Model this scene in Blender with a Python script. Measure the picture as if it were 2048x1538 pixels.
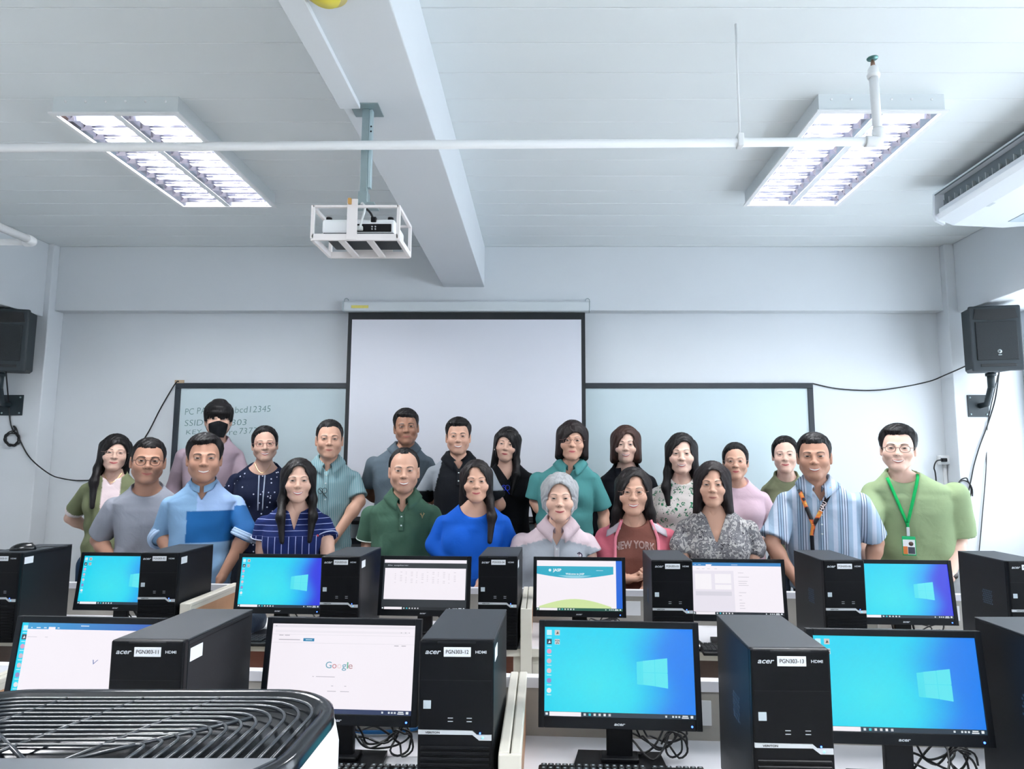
import bpy, bmesh, math, random
import numpy as np
from mathutils import Vector, Matrix, Euler

for o in list(bpy.data.objects):
    bpy.data.objects.remove(o, do_unlink=True)
SC = bpy.context.scene
COL = SC.collection
PI = math.pi
R = math.radians

# ---------------------------------------------------------------- camera, world, exposure
FPX, CXP, CYP, CAMH = 1350.0, 1085.0, 769.0, 1.52
PITCH = math.atan(158 / 1350)
cam = bpy.data.cameras.new('camera')
cam.sensor_fit = 'HORIZONTAL'
cam.sensor_width = 36.0
cam.lens = FPX / 2048 * 36.0
cam.shift_x = -(CXP - 1024) / 2048
cam.clip_start = 0.02
camo = bpy.data.objects.new('camera', cam)
COL.objects.link(camo)
camo.location = (0, 0, CAMH)
camo.rotation_euler = (PI / 2 + PITCH, 0, 0)
SC.camera = camo
w = bpy.data.worlds.new('daylight')
SC.world = w
w.use_nodes = True
w.node_tree.nodes['Background'].inputs[0].default_value = (0.80, 0.90, 1.0, 1)
w.node_tree.nodes['Background'].inputs[1].default_value = 6.8
SC.view_settings.view_transform = 'Standard'
SC.view_settings.look = 'None'
SC.view_settings.gamma = 1.0
SC.view_settings.use_curve_mapping = False
SC.view_settings.exposure = 0.22
LAMP_E = 140.0            # emission strength of the fluorescent tubes

_c, _s = math.cos(PITCH), math.sin(PITCH)
def ray(px, py):
    a = (px - CXP) / FPX; b = (CYP - py) / FPX
    return (a, _c - b * _s, _s + b * _c)
def PY(px, py, Y):                      # pixel on the vertical plane at depth Y
    r = ray(px, py); k = Y / r[1]
    return Vector((r[0] * k, Y, CAMH + r[2] * k))
def PZ(px, py, Z):                      # pixel on the horizontal plane at height Z
    r = ray(px, py); k = (Z - CAMH) / r[2]
    return Vector((r[0] * k, r[1] * k, Z))

# ---------------------------------------------------------------- materials
def lin(c):
    if isinstance(c, str):
        c = c.lstrip('#'); c = tuple(int(c[i:i + 2], 16) / 255 for i in (0, 2, 4))
    return tuple((v / 12.92 if v <= 0.04045 else ((v + 0.055) / 1.055) ** 2.4) for v in c[:3])
MATS = {}
def mat(name, col, rough=0.5, metal=0.0, noise=0.0, nscale=20.0, bump=0.0, bscale=60.0, emit=0.0, spec=0.5, stretch=None):
    if name in MATS: return MATS[name]
    m = bpy.data.materials.new(name); m.use_nodes = True
    nt = m.node_tree; b = nt.nodes['Principled BSDF']
    c = lin(col)
    b.inputs['Base Color'].default_value = (*c, 1)
    b.inputs['Roughness'].default_value = rough
    b.inputs['Metallic'].default_value = metal
    b.inputs['Specular IOR Level'].default_value = spec
    tc = nt.nodes.new('ShaderNodeTexCoord')
    src = tc.outputs['Object']
    if stretch:
        mp = nt.nodes.new('ShaderNodeMapping'); mp.inputs['Scale'].default_value = stretch
        nt.links.new(src, mp.inputs[0]); src = mp.outputs[0]
    if noise:
        n = nt.nodes.new('ShaderNodeTexNoise'); n.inputs['Scale'].default_value = nscale; n.inputs['Detail'].default_value = 4
        nt.links.new(src, n.inputs[0])
        r = nt.nodes.new('ShaderNodeMapRange')
        r.inputs[3].default_value = 1 - noise; r.inputs[4].default_value = 1 + noise
        nt.links.new(n.outputs[0], r.inputs[0])
        mx = nt.nodes.new('ShaderNodeVectorMath'); mx.operation = 'SCALE'
        mx.inputs[0].default_value = c
        nt.links.new(r.outputs[0], mx.inputs['Scale'])
        nt.links.new(mx.outputs[0], b.inputs['Base Color'])
    if bump:
        n2 = nt.nodes.new('ShaderNodeTexNoise'); n2.inputs['Scale'].default_value = bscale; n2.inputs['Detail'].default_value = 3
        nt.links.new(src, n2.inputs[0])
        bp = nt.nodes.new('ShaderNodeBump'); bp.inputs['Strength'].default_value = bump; bp.inputs['Distance'].default_value = 0.01
        nt.links.new(n2.outputs[0], bp.inputs['Height']); nt.links.new(bp.outputs[0], b.inputs['Normal'])
    if emit:
        b.inputs['Emission Color'].default_value = (*c, 1); b.inputs['Emission Strength'].default_value = emit
    MATS[name] = m
    return m
def vcol_mat(name, rough=0.5, emit=False, bump=0.0, bscale=200, spec=0.5, estr=1.0):
    if name in MATS: return MATS[name]
    m = bpy.data.materials.new(name); m.use_nodes = True
    nt = m.node_tree; b = nt.nodes['Principled BSDF']
    a = nt.nodes.new('ShaderNodeAttribute'); a.attribute_name = 'tint'
    b.inputs['Roughness'].default_value = rough
    b.inputs['Specular IOR Level'].default_value = spec
    if emit:
        b.inputs['Base Color'].default_value = (0.01, 0.01, 0.01, 1)
        nt.links.new(a.outputs['Color'], b.inputs['Emission Color']); b.inputs['Emission Strength'].default_value = estr
    else:
        nt.links.new(a.outputs['Color'], b.inputs['Base Color'])
    if bump:
        tc = nt.nodes.new('ShaderNodeTexCoord')
        n2 = nt.nodes.new('ShaderNodeTexNoise'); n2.inputs['Scale'].default_value = bscale
        nt.links.new(tc.outputs['Object'], n2.inputs[0])
        bp = nt.nodes.new('ShaderNodeBump'); bp.inputs['Strength'].default_value = bump; bp.inputs['Distance'].default_value = 0.004
        nt.links.new(n2.outputs[0], bp.inputs['Height']); nt.links.new(bp.outputs[0], b.inputs['Normal'])
    MATS[name] = m
    return m

# ---------------------------------------------------------------- mesh helpers
def link(name, me, m=None, parent=None, loc=None, rot=None, smooth=False):
    o = bpy.data.objects.new(name, me)
    COL.objects.link(o)
    if m is not None and me is not None and not me.materials: me.materials.append(m)
    if parent is not None: o.parent = parent
    if loc is not None: o.location = loc
    if rot is not None: o.rotation_euler = rot
    if smooth and me is not None:
        me.polygons.foreach_set('use_smooth', [True] * len(me.polygons))
    return o
def tag(o, label=None, cat=None, group=None, kind=None):
    if label: o['label'] = label
    if cat: o['category'] = cat
    if group: o['group'] = group
    if kind: o['kind'] = kind
    return o
def empty(name, loc=(0, 0, 0), rz=0, label=None, cat=None, group=None):
    o = bpy.data.objects.new(name, None); COL.objects.link(o)
    o.empty_display_size = 0.1
    o.location = loc; o.rotation_euler = (0, 0, rz)
    return tag(o, label, cat, group)
def finish(bm, name='m'):
    bmesh.ops.recalc_face_normals(bm, faces=bm.faces)
    me = bpy.data.meshes.new(name); bm.to_mesh(me); bm.free()
    return me
def bbox(bm, x0, x1, y0, y1, z0, z1, bev=0.0, seg=2):
    r = bmesh.ops.create_cube(bm, size=1.0)
    vs = r['verts']
    for v in vs:
        v.co = Vector((x0 + (v.co.x + .5) * (x1 - x0), y0 + (v.co.y + .5) * (y1 - y0), z0 + (v.co.z + .5) * (z1 - z0)))
    if bev:
        es = list({e for v in vs for e in v.link_edges})
        bmesh.ops.bevel(bm, geom=es, offset=bev, segments=seg, profile=0.5, affect='EDGES', clamp_overlap=True)
def box(x0, x1, y0, y1, z0, z1, bev=0.0, seg=2):
    bm = bmesh.new(); bbox(bm, x0, x1, y0, y1, z0, z1, bev, seg); return finish(bm)
def boxes(lst, bev=0.0):
    bm = bmesh.new()
    for b in lst: bbox(bm, *b, bev=bev)
    return finish(bm)
def prism(pts, y0, y1, axis='y'):
    """polygon in (x,z) extruded along y (axis y), or (x,y) along z (axis z), or (y,z) along x"""
    bm = bmesh.new()
    def mk(a, b, t):
        return {'y': (a, t, b), 'z': (a, b, t), 'x': (t, a, b)}[axis]
    A = [bm.verts.new(mk(a, b, y0)) for a, b in pts]
    B = [bm.verts.new(mk(a, b, y1)) for a, b in pts]
    bm.faces.new(A); bm.faces.new(B[::-1])
    n = len(pts)
    for i in range(n):
        bm.faces.new((A[i], B[i], B[(i + 1) % n], A[(i + 1) % n]))
    return finish(bm)
def smooth_path(pts, n=6):
    P = [Vector(p) for p in pts]
    if len(P) < 3: return P
    out = []
    for i in range(len(P) - 1):
        p0 = P[max(i - 1, 0)]; p1 = P[i]; p2 = P[i + 1]; p3 = P[min(i + 2, len(P) - 1)]
        for k in range(n):
            t = k / n
            out.append(0.5 * ((2 * p1) + (p2 - p0) * t + (2 * p0 - 5 * p1 + 4 * p2 - p3) * t * t + (3 * p1 - p0 - 3 * p2 + p3) * t ** 3))
    out.append(P[-1])
    return out
def btube(bm, pts, r, seg=8, closed=False, cap=True):
    P = [Vector(p) for p in pts]; n = len(P)
    rr = r if hasattr(r, '__len__') else [r] * n
    rings = []
    up = None
    for i in range(n):
        if closed: t = P[(i + 1) % n] - P[i - 1]
        else: t = P[min(i + 1, n - 1)] - P[max(i - 1, 0)]
        if t.length < 1e-9: t = Vector((0, 0, 1))
        t.normalize()
        if up is None:
            a = Vector((0, 0, 1)) if abs(t.z) < 0.9 else Vector((1, 0, 0))
            up = (a - t * a.dot(t)).normalized()
        else:
            up = (up - t * up.dot(t))
            if up.length < 1e-6: up = Vector((1, 0, 0)) - t * t.x
            up.normalize()
        s = t.cross(up)
        rings.append([bm.verts.new(P[i] + (up * math.cos(2 * PI * k / seg) + s * math.sin(2 * PI * k / seg)) * rr[i]) for k in range(seg)])
    m = n if closed else n - 1
    for i in range(m):
        A = rings[i]; B = rings[(i + 1) % n]
        for k in range(seg):
            bm.faces.new((A[k], A[(k + 1) % seg], B[(k + 1) % seg], B[k]))
    if cap and not closed:
        bm.faces.new(rings[0][::-1]); bm.faces.new(rings[-1])
def tube(pts, r, seg=8, closed=False):
    bm = bmesh.new(); btube(bm, pts, r, seg, closed); me = finish(bm)
    me.polygons.foreach_set('use_smooth', [True] * len(me.polygons))
    return me
def lathe(prof, seg=24, axis='z'):
    bm = bmesh.new(); rings = []
    for r, z in prof:
        if r < 1e-6: rings.append([bm.verts.new((0, 0, z))]); continue
        rings.append([bm.verts.new((r * math.cos(2 * PI * k / seg), r * math.sin(2 * PI * k / seg), z)) for k in range(seg)])
    for A, B in zip(rings, rings[1:]):
        if len(A) == 1 and len(B) == 1: continue
        for k in range(seg):
            k2 = (k + 1) % seg
            if len(A) == 1: bm.faces.new((A[0], B[k2], B[k]))
            elif len(B) == 1: bm.faces.new((A[k], A[k2], B[0]))
            else: bm.faces.new((A[k], A[k2], B[k2], B[k]))
    for E in (rings[0], rings[-1]):
        if len(E) > 2: bm.faces.new(E)
    me = finish(bm)
    me.polygons.foreach_set('use_smooth', [True] * len(me.polygons))
    return me
_tcache = {}
def text_geo(s, bold=0.0, shear=0.0, extr=0.0):
    """verts/faces of text in the XY plane, cap height about 0.7, left aligned, centred on x by caller"""
    key = (s, bold, shear, extr)
    if key in _tcache: return _tcache[key]
    cu = bpy.data.curves.new('t', 'FONT'); cu.body = s; cu.size = 1.0; cu.offset = bold; cu.shear = shear; cu.extrude = extr
    cu.resolution_u = 3
    to = bpy.data.objects.new('t', cu); COL.objects.link(to)
    dg = bpy.context.evaluated_depsgraph_get()
    me = bpy.data.meshes.new_from_object(to.evaluated_get(dg))
    V = [tuple(v.co) for v in me.vertices]; F = [tuple(p.vertices) for p in me.polygons]
    bpy.data.objects.remove(to, do_unlink=True); bpy.data.curves.remove(cu); bpy.data.meshes.remove(me)
    _tcache[key] = (V, F)
    return V, F
def text_mesh(s, height, width=None, bold=0.0, shear=0.0, center=True, depth=0.0004):
    """flat lettering in the XZ plane facing -Y"""
    V, F = text_geo(s, bold, shear, 0.0)
    xs = [v[0] for v in V]; ys = [v[1] for v in V]
    x0, x1, y0, y1 = min(xs), max(xs), min(ys), max(ys)
    sy = height / 0.7
    sx = sy if width is None else width / (x1 - x0)
    ox = (x0 + x1) / 2 if center else x0
    me = bpy.data.meshes.new('text')
    me.from_pydata([((v[0] - ox) * sx, -depth, v[1] * sy) for v in V], [], F)
    return me

class Canvas:
    """flat coloured print: u,v in 0..1 over a w x h rectangle in the XZ plane facing -Y"""
    def __init__(s, w, h):
        s.w, s.h = w, h; s.V = []; s.F = []; s.C = []; s.z = 0.0
    def _p(s, u, v): return (u * s.w - s.w / 2, -s.z, v * s.h)
    def layer(s): s.z += 0.00025
    def grid(s, fn, n=32, m=20, u0=0, v0=0, u1=1, v1=1):
        s.layer(); b = len(s.V)
        for j in range(m + 1):
            for i in range(n + 1):
                u = u0 + (u1 - u0) * i / n; v = v0 + (v1 - v0) * j / m
                s.V.append(s._p(u, v)); s.C.append(fn(u, v))
        for j in range(m):
            for i in range(n):
                a = b + j * (n + 1) + i
                s.F.append((a, a + 1, a + n + 2, a + n + 1))
    def poly(s, pts, col, layer=True):
        if layer: s.layer()
        b = len(s.V); c = lin(col)
        for u, v in pts: s.V.append(s._p(u, v)); s.C.append(c)
        s.F.append(tuple(range(b, b + len(pts))))
    def rect(s, u0, v0, u1, v1, col, layer=True): s.poly([(u0, v0), (u1, v0), (u1, v1), (u0, v1)], col, layer)
    def disc(s, u, v, r, col, layer=True):
        s.poly([(u + r * math.cos(k * PI / 6), v + r * s.w / s.h * math.sin(k * PI / 6)) for k in range(12)], col, layer)
    def text(s, t, u, v, hh, col, width=None, bold=0.0, center=False, shear=0.0):
        s.layer(); V, F = text_geo(t, bold, shear); b = len(s.V); c = lin(col)
        xs = [q[0] for q in V]; x0, x1 = min(xs), max(xs)
        sy = hh / 0.7; sx = (sy * s.h / s.w) if width is None else width / (x1 - x0)
        off = (x1 - x0) / 2 if center else 0
        for q in V: s.V.append(s._p(u + (q[0] - x0 - off) * sx, v + q[1] * sy)); s.C.append(c)
        for f in F: s.F.append(tuple(b + i for i in f))
    def mesh(s):
        me = bpy.data.meshes.new('print'); me.from_pydata(s.V, [], s.F)
        a = me.color_attributes.new('tint', 'FLOAT_COLOR', 'POINT')
        a.data.foreach_set('color', np.array([(*c, 1) for c in s.C], dtype=np.float32).ravel())
        return me
def copy_tree(o, parent=None):
    c = o.copy(); COL.objects.link(c); c.parent = parent
    for ch in list(o.children): copy_tree(ch, c)
    return c
# ================================================================ the room
CZ = 3.20                # ceiling height
WY = 5.20                # wall with the boards
XL, XR = -4.15, 3.62     # side walls
YB = -3.2                # wall behind the camera
M_wall = mat('wall_paint', '#d5dadf', 0.75, noise=0.025, nscale=3, bump=0.03, bscale=120)
M_ceil = mat('ceiling_board', '#e0e6e8', 0.55, noise=0.03, nscale=2)
M_groove = mat('ceiling_groove', '#bcc5c9', 0.8)
M_floor = mat('floor_tile', '#c9c5bd', 0.35, noise=0.08, nscale=6)
M_white = mat('white_paint', '#e6e8ea', 0.45, noise=0.02, nscale=8)
M_black = mat('black_plastic', '#090b0f', 0.42, spec=.2, noise=0.15, nscale=60)
M_cable = mat('cable_rubber', '#0d1014', 0.5)
M_steel = mat('galvanised_steel', '#9fb0b3', 0.38, metal=0.8, noise=0.12, nscale=30)
def struct(name, me, m, parent=None, loc=None):
    o = link(name, me, m, parent, loc)
    if parent is None: o['kind'] = 'structure'
    return o
fl = struct('floor', box(XL - .2, XR + .2, YB - .2, WY + .2, -0.1, 0), mat('floor_grout', '#8d8a84', 0.8))
tile = box(-.197, .197, -.197, .197, -.004, .003)
tile.materials.append(M_floor)
for i in range(20):
    for j in range(6):
        link('tile', tile, None, fl, (XL + .2 + .4 * i, 2.9 + .4 * j, 0.0))
link('far_tiles', box(XL, XR, YB, 2.7, -.003, .003), M_floor, fl)
struct('floor_platform', box(-3.7, 3.0, 4.27, WY, 0.003, 0.15, 0.004), mat('platform_vinyl', '#6d5a4a', 0.5, noise=.1))
# ceiling: boards running across the room
ce = struct('ceiling', box(XL - .2, XR + .2, YB - .2, WY + .2, CZ + .012, CZ + .12), M_groove)
bd = box(-(XR - XL) / 2, (XR - XL) / 2, -.1035, .1035, 0, .014, 0.003, 1)
bd.materials.append(M_ceil)
y = 5.064 - .105
while y > YB:
    link('ceiling_board', bd, None, ce, ((XL + XR) / 2, y, CZ)); y -= 0.2105
link('ceiling_board', box((XL - XR) / 2, (XR - XL) / 2, -.066, .066, 0, .014, .003, 1), M_ceil, ce, ((XL + XR) / 2, 5.132, CZ))
# walls
struct('wall_front', box(XL - .2, XR + .2, WY, WY + .2, 0, CZ + .05), M_wall)
struct('wall_front_lintel', box(-3.76, 3.09, WY - .10, WY, 2.69, CZ, .004), M_wall)
struct('wall_left', box(XL - .2, XL, YB, WY, 0, CZ + .05), M_wall)
struct('wall_rear', box(XL - .2, XR + .2, YB - .2, YB, 0, CZ + .05), M_wall)
struct('wall_left_column', box(XL, -3.76, WY - .16, WY, 0, CZ, .006), M_wall)
struct('wall_right_column', box(3.09, XR, WY - .16, WY, 0, CZ, .006), M_wall)
struct('wall_left_beam', box(XL, -3.80, YB, WY - .16, 2.63, CZ, .006), M_wall)
struct('wall_right_beam', box(3.16, XR, YB, WY - .16, 2.66, CZ, .006), M_wall)
# right wall with a row of windows (openings 0.95 - 2.6)
struct('wall_right_sill', box(XR, XR + .2, YB, WY, 0, 0.95), M_wall)
struct('wall_right_head', box(XR, XR + .2, YB, WY, 2.60, CZ + .05), M_wall)
wins = [(3.25, 4.93), (0.9, 2.9), (-1.5, .5)]
piers = [(YB, -1.5), (.5, .9), (2.9, 3.25), (4.93, WY)]
for k, (a, b) in enumerate(piers): struct('wall_right_pier', box(XR, XR + .2, a, b, .95, 2.60), M_wall)
def glass_mat():
    m = bpy.data.materials.new('window_glass'); m.use_nodes = True; nt = m.node_tree
    nt.nodes.remove(nt.nodes['Principled BSDF'])
    t = nt.nodes.new('ShaderNodeBsdfTransparent'); g = nt.nodes.new('ShaderNodeBsdfGlossy'); g.inputs['Roughness'].default_value = .05
    mx = nt.nodes.new('ShaderNodeMixShader'); mx.inputs[0].default_value = .06
    nt.links.new(t.outputs[0], mx.inputs[1]); nt.links.new(g.outputs[0], mx.inputs[2])
    nt.links.new(mx.outputs[0], nt.nodes['Material Output'].inputs[0]); return m
M_glass = glass_mat()
for k, (a, b) in enumerate(wins):
    t = .045
    wf = struct('window_%d' % (k + 1), boxes([(XR + .03, XR + .09, a, a + t, .95, 2.6), (XR + .03, XR + .09, b - t, b, .95, 2.6),
        (XR + .03, XR + .09, a, b, .95, .95 + t), (XR + .03, XR + .09, a, b, 2.6 - t, 2.6), (XR + .035, XR + .085, (a + b) / 2 - .02, (a + b) / 2 + .02, .95, 2.6)]), M_white)
    for s in range(2):
        y0 = a + t if s == 0 else (a + b) / 2 + .02; y1 = (a + b) / 2 - .02 if s == 0 else b - t
        link('pane', box(XR + .055, XR + .061, y0, y1, .95 + t, 2.6 - t), M_glass, wf)
# main ceiling beam
BX0, BX1, BZ = -.766, -.449, 2.875
struct('ceiling_beam', box(BX0, BX1, YB, WY - .10, BZ, CZ, .004), M_wall)
rc = link('cable_raceway', box(BX0 - .002, BX0 + .075, YB, 2.42, BZ - .020, BZ, .002), M_wall)
tag(rc, 'white rectangular cable raceway under the ceiling beam', 'raceway')
sd = empty('smoke_detector', (-.625, 1.80, BZ), 0, 'yellowed round detector on underside of ceiling beam', 'detector')
link('base', lathe([(.0, 0), (.062, 0), (.062, -.012), (.0, -.012)]), mat('yellowed_plastic', '#cdbf7e', .5), sd)
link('dome', lathe([(.045, -.012), (.04, -.03), (.0, -.036)]), mat('yellow_dome', '#e0d24e', .4), sd)

# ---------------------------------------------------------------- ceiling light fixtures
M_tube = mat('lamp_tube', '#ffffff', .4, emit=LAMP_E)
M_refl = mat('lamp_reflector', '#f4f6f8', .25, metal=.4)
M_louv = mat('lamp_louvre', '#d8d6e2', .12, metal=1.0)
M_hous = mat('lamp_housing', '#d6dde0', .4)
def fixture(cx, cy, label):
    W, L, hz = .575, 1.13, .085
    e = empty('ceiling_light', (cx, cy, CZ - hz), 0, label, 'ceiling light', 'louvred ceiling lights')
    x, l = W / 2, L / 2
    link('housing', boxes([(-x, x, -l, l, hz - .012, hz), (-x, -x + .012, -l, l, 0, hz - .012), (x - .012, x, -l, l, 0, hz - .012),
                           (-x + .012, x - .012, -l, -l + .012, 0, hz - .012), (-x + .012, x - .012, l - .012, l, 0, hz - .012)]), M_hous, e)
    link('rim', boxes([(-x - .012, -x + .012, -l - .012, l + .012, -.004, .004), (x - .012, x + .012, -l - .012, l + .012, -.004, .004),
                       (-x + .012, x - .012, -l - .012, -l + .012, -.004, .004), (-x + .012, x - .012, l - .012, l + .012, -.004, .004)]), M_white, e)
    link('center_spine', box(-.016, .016, -l + .012, l - .012, 0.0, .03), M_refl, e)
    bl = prism([(-.0015, .002), (.0015, .002), (.0028, .014), (.0065, .030), (-.0065, .030), (-.0028, .014)], -.12, .12, 'x')
    bl.materials.append(M_louv)
    for s in (-1, 1):
        cxl = s * .142
        link('lamp_tube', tube([(cxl - .055, -l + .03, .052), (cxl - .055, l - .03, .052)], .013, 10), M_tube, e)
        link('lamp_tube', tube([(cxl + .055, -l + .03, .052), (cxl + .055, l - .03, .052)], .013, 10), M_tube, e)
        # curved side reflectors of the lane
        for q in (-1, 1):
            pts = [(cxl + q * .124, .002), (cxl + q * .112, .010), (cxl + q * .097, .026), (cxl + q * .100, .029), (cxl + q * .115, .014), (cxl + q * .126, .002)]
            link('side_reflector', prism(pts, -l + .012, l - .012), M_louv, e)
        for k in range(12):
            link('louvre_blade', bl, None, e, (cxl, -l + .07 + k * (L - .14) / 11, 0))
    for k in range(6):
        link('screw', lathe([(0, -.002), (.006, -.002), (.006, .001), (0, .001)], 8), M_white, e, (-.23 + k * .092, -l - .002, hz * .7), (PI / 2, 0, 0))
    return e
fixture(-1.965, 3.50, 'lit louvred fluorescent ceiling light on the projector side of the room')
fixture(1.55, 3.48, 'lit louvred fluorescent ceiling light beside the air conditioner')
for yy in (.55, -1.9):  # unseen copies of the fixtures, added to light the people from the front
    fixture(-1.965, yy, 'lit louvred fluorescent ceiling light added out of view to brighten the group')
    fixture(1.55, yy, 'lit louvred fluorescent ceiling light added out of view to brighten the group')

# ---------------------------------------------------------------- sprinkler pipe
PYD = 2.42
a = PY(-60, 299, PYD); b = PY(1757, 283, PYD)
sp = empty('sprinkler_pipe', (b.x, PYD, b.z), 0, 'white painted sprinkler pipe hung across the ceiling', 'pipe')
def rel(o, p): return tuple(Vector(p) - Vector(o.location))
pz = b.z
link('main_pipe', tube([rel(sp, (XL, PYD, a.z - .01)), rel(sp, (b.x - .01, PYD, b.z))], .0165, 14), M_white, sp)
link('elbow', tube(smooth_path([(-.05, 0, 0), (-.01, 0, 0), (0, 0, .012), (0, 0, .05)], 5), .0215, 14), M_white, sp)
link('riser', tube([(0, 0, .0), (-.004, 0, .27)], .0165, 14), M_white, sp)
link('reducer', lathe([(.0, .0), (.022, 0), (.024, .012), (.019, .022), (.019, .035), (.013, .045), (0, .045)], 16), M_white, sp, (-.004, 0, .255))
hd = link('sprinkler_head', lathe([(0, 0), (.009, 0), (.007, .02), (.005, .028), (0, .028)], 10), mat('sprinkler_brass', '#8a6c5c', .4, metal=.6), sp, (-.004, 0, .30))
link('deflector', lathe([(0, 0), (.02, -.002), (.021, .001), (0, .004)], 12), mat('sprinkler_chrome', '#5f8a86', .3, metal=.8), hd, (0, 0, .034))
for px in (1480, -0.9):
    q = PY(px, 284, PYD) if px > 0 else Vector((-2.9, PYD, a.z))
    link('hanger_rod', tube([rel(sp, (q.x, PYD, q.z)), rel(sp, (q.x, PYD, CZ))], .0045, 8), M_white, sp)
    link('hanger_clip', boxes([(-.011, .011, -.02, .02, -.022, .03)], .004), M_white, sp, rel(sp, (q.x, PYD, q.z)))
# second pipe stub at the left
q = PY(60, 480, 4.0)
p2 = empty('wall_pipe', q, 0, 'short white pipe with elbow turning to the side beam', 'pipe')
link('pipe_run', tube([(0, 0, 0), (-.02, -1.7, 0.0)], .024, 14), M_white, p2)
link('elbow', tube(smooth_path([(0, -.03, 0), (0, .01, 0), (-.02, .035, 0), (-.06, .04, 0)], 5), .028, 14), M_white, p2)
link('pipe_branch', tube([(-.05, .04, 0), (-3.8 - q.x - .003, .04, 0)], .020, 14), M_white, p2)

# ---------------------------------------------------------------- projector in its cage
def projector():
    top = PZ(737, 226, BZ)
    Y = 2.46; X = top.x
    e = empty('projector_mount', (X, Y, BZ), 0, 'galvanised steel drop pole with ceiling plate for projector', 'projector mount')
    link('ceiling_plate', boxes([(-.055, .055, -.05, .05, -.005, 0)], .001), M_steel, e)
    zb = PY(737, 392, Y).z - BZ
    link('outer_pole', boxes([(-.0135, .0135, -.0135, .0135, zb, -.005)], .002), M_steel, e)
    link('inner_pole', boxes([(.0135, .026, -.010, .012, zb + .03, -.005)], .002), mat('zinc_light', '#bcd0d6', .35, metal=.6), e)
    for k in range(2):
        link('adjust_hole', lathe([(0, 0), (.0035, 0), (.0035, .001), (0, .001)], 8), M_black, e, (.022, -.011, -.075 - .02 * k), (PI / 2, 0, 0))
    link('swivel_bracket', boxes([(-.018, .018, -.02, .02, zb - .04, zb + .012), (-.05, .05, -.04, .04, zb - .045, zb - .038)], .002), M_steel, e)
    # cage
    c0 = PY(627, 411, Y - .09); c1 = PY(798, 405, Y - .09); cb = PY(628, 478, Y - .09)
    W = c1.x - c0.x; Hc = c0.z - cb.z; D = .21
    cg = empty('projector_cage', (c0.x + W / 2, Y - .09, cb.z), 0, 'open white metal security cage around the projector', 'cage')
    x = W / 2; t = .012
    M_cage = mat('cage_paint', '#e9e4e4', .4)
    parts = []
    for sx in (-1, 1):
        for yy in (0, D):
            link('cage_post', box(sx * x - t / 2, sx * x + t / 2, yy - t / 2, yy + t / 2, 0, Hc, .001), M_cage, cg)
        link('cage_side_rail', box(sx * x - t / 2, sx * x + t / 2, 0, D, -t / 2, t + .004, .001), M_cage, cg)
        link('cage_side_rail', box(sx * x - t / 2, sx * x + t / 2, 0, D, Hc - t, Hc, .001), M_cage, cg)
    for yy in (0, D):
        link('cage_rail', box(-x, x, yy - t / 2, yy + t / 2, -t / 2, t + .006, .001), M_cage, cg)
        link('cage_rail', box(-x, x, yy - t / 2, yy + t / 2, Hc - t * .7, Hc, .001), M_cage, cg)
    for k in (-.33, 0.33):
        link('floor_slat', box(k * W / 2 * 1.0 - .012, k * W / 2 + .012, 0, D, -t / 2, 0.001, .0005), M_cage, cg)
    link('front_strap', box(-.03, .008, -t / 2 - .003, -t / 2, -.004, Hc + .022, .0008), M_cage, cg)
    link('back_plate', box(-.09, .09, D - .004, D, .0, Hc - .0, .001), M_cage, cg)
    link('padlock_tab', box(-.026, -.014, -.02, -.006, Hc + .0, Hc + .022, .002), mat('brass_tab', '#c79a5b', .4, metal=.6), cg)
    # projector body standing in the cage
    pw = W * .86
    pj = empty('projector', (c0.x + W / 2 + .004, Y - .07, cb.z + .018), 0, 'white projector with black connector panel inside ceiling cage', 'projector')
    bm = bmesh.new(); bbox(bm, -pw / 2, pw / 2, 0, .17, .010, .066, .012, 3)
    link('body', finish(bm), mat('projector_white', '#eceff2', .35), pj)
    link('underside', box(-pw / 2 + .004, pw / 2 - .004, .004, .166, .0, .02, .006), mat('projector_grey', '#2c343a', .5), pj)
    port = link('connector_panel', box(-.015, pw / 2 - .012, -.0035, .004, .016, .046, .003), M_black, pj)
    for k, (u, vv) in enumerate(((.052, .034), (.064, .034), (.052, .025), (.064, .025))):
        link('jack', lathe([(0, 0), (.003, 0), (.003, .002), (0, .002)], 8), mat('jack_metal', '#c9ced0', .3, metal=.7), port, (u, -.0035, vv), (PI / 2, 0, 0))
    link('vga_plug', box(-.002, .02, -.018, -.003, .018, .034, .003), mat('plug_grey', '#cfd3d2', .5), port)
    for sx in (-1, 1):
        link('foot_knob', lathe([(0, 0), (.011, 0), (.011, .012), (0, .012)], 12), M_black, pj, (sx * (pw / 2 - .02), .02, .064))
    link('video_cable', tube(smooth_path([(.010, -.014, .026), (.018, -.02, .05), (.026, -.012, .10), (.012, .0, .125), (0, .03, .12)], 6), .0042), mat('grey_cable', '#d5d9da', .5), pj)
    link('power_cable', tube(smooth_path([(.055, .01, .062), (.045, .0, .085), (.028, .01, .105), (.015, .03, .12)], 6), .004), M_cable, pj)
    link('power_plug', box(.046, .066, -.006, .014, .052, .072, .003), M_black, pj)
projector()

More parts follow.
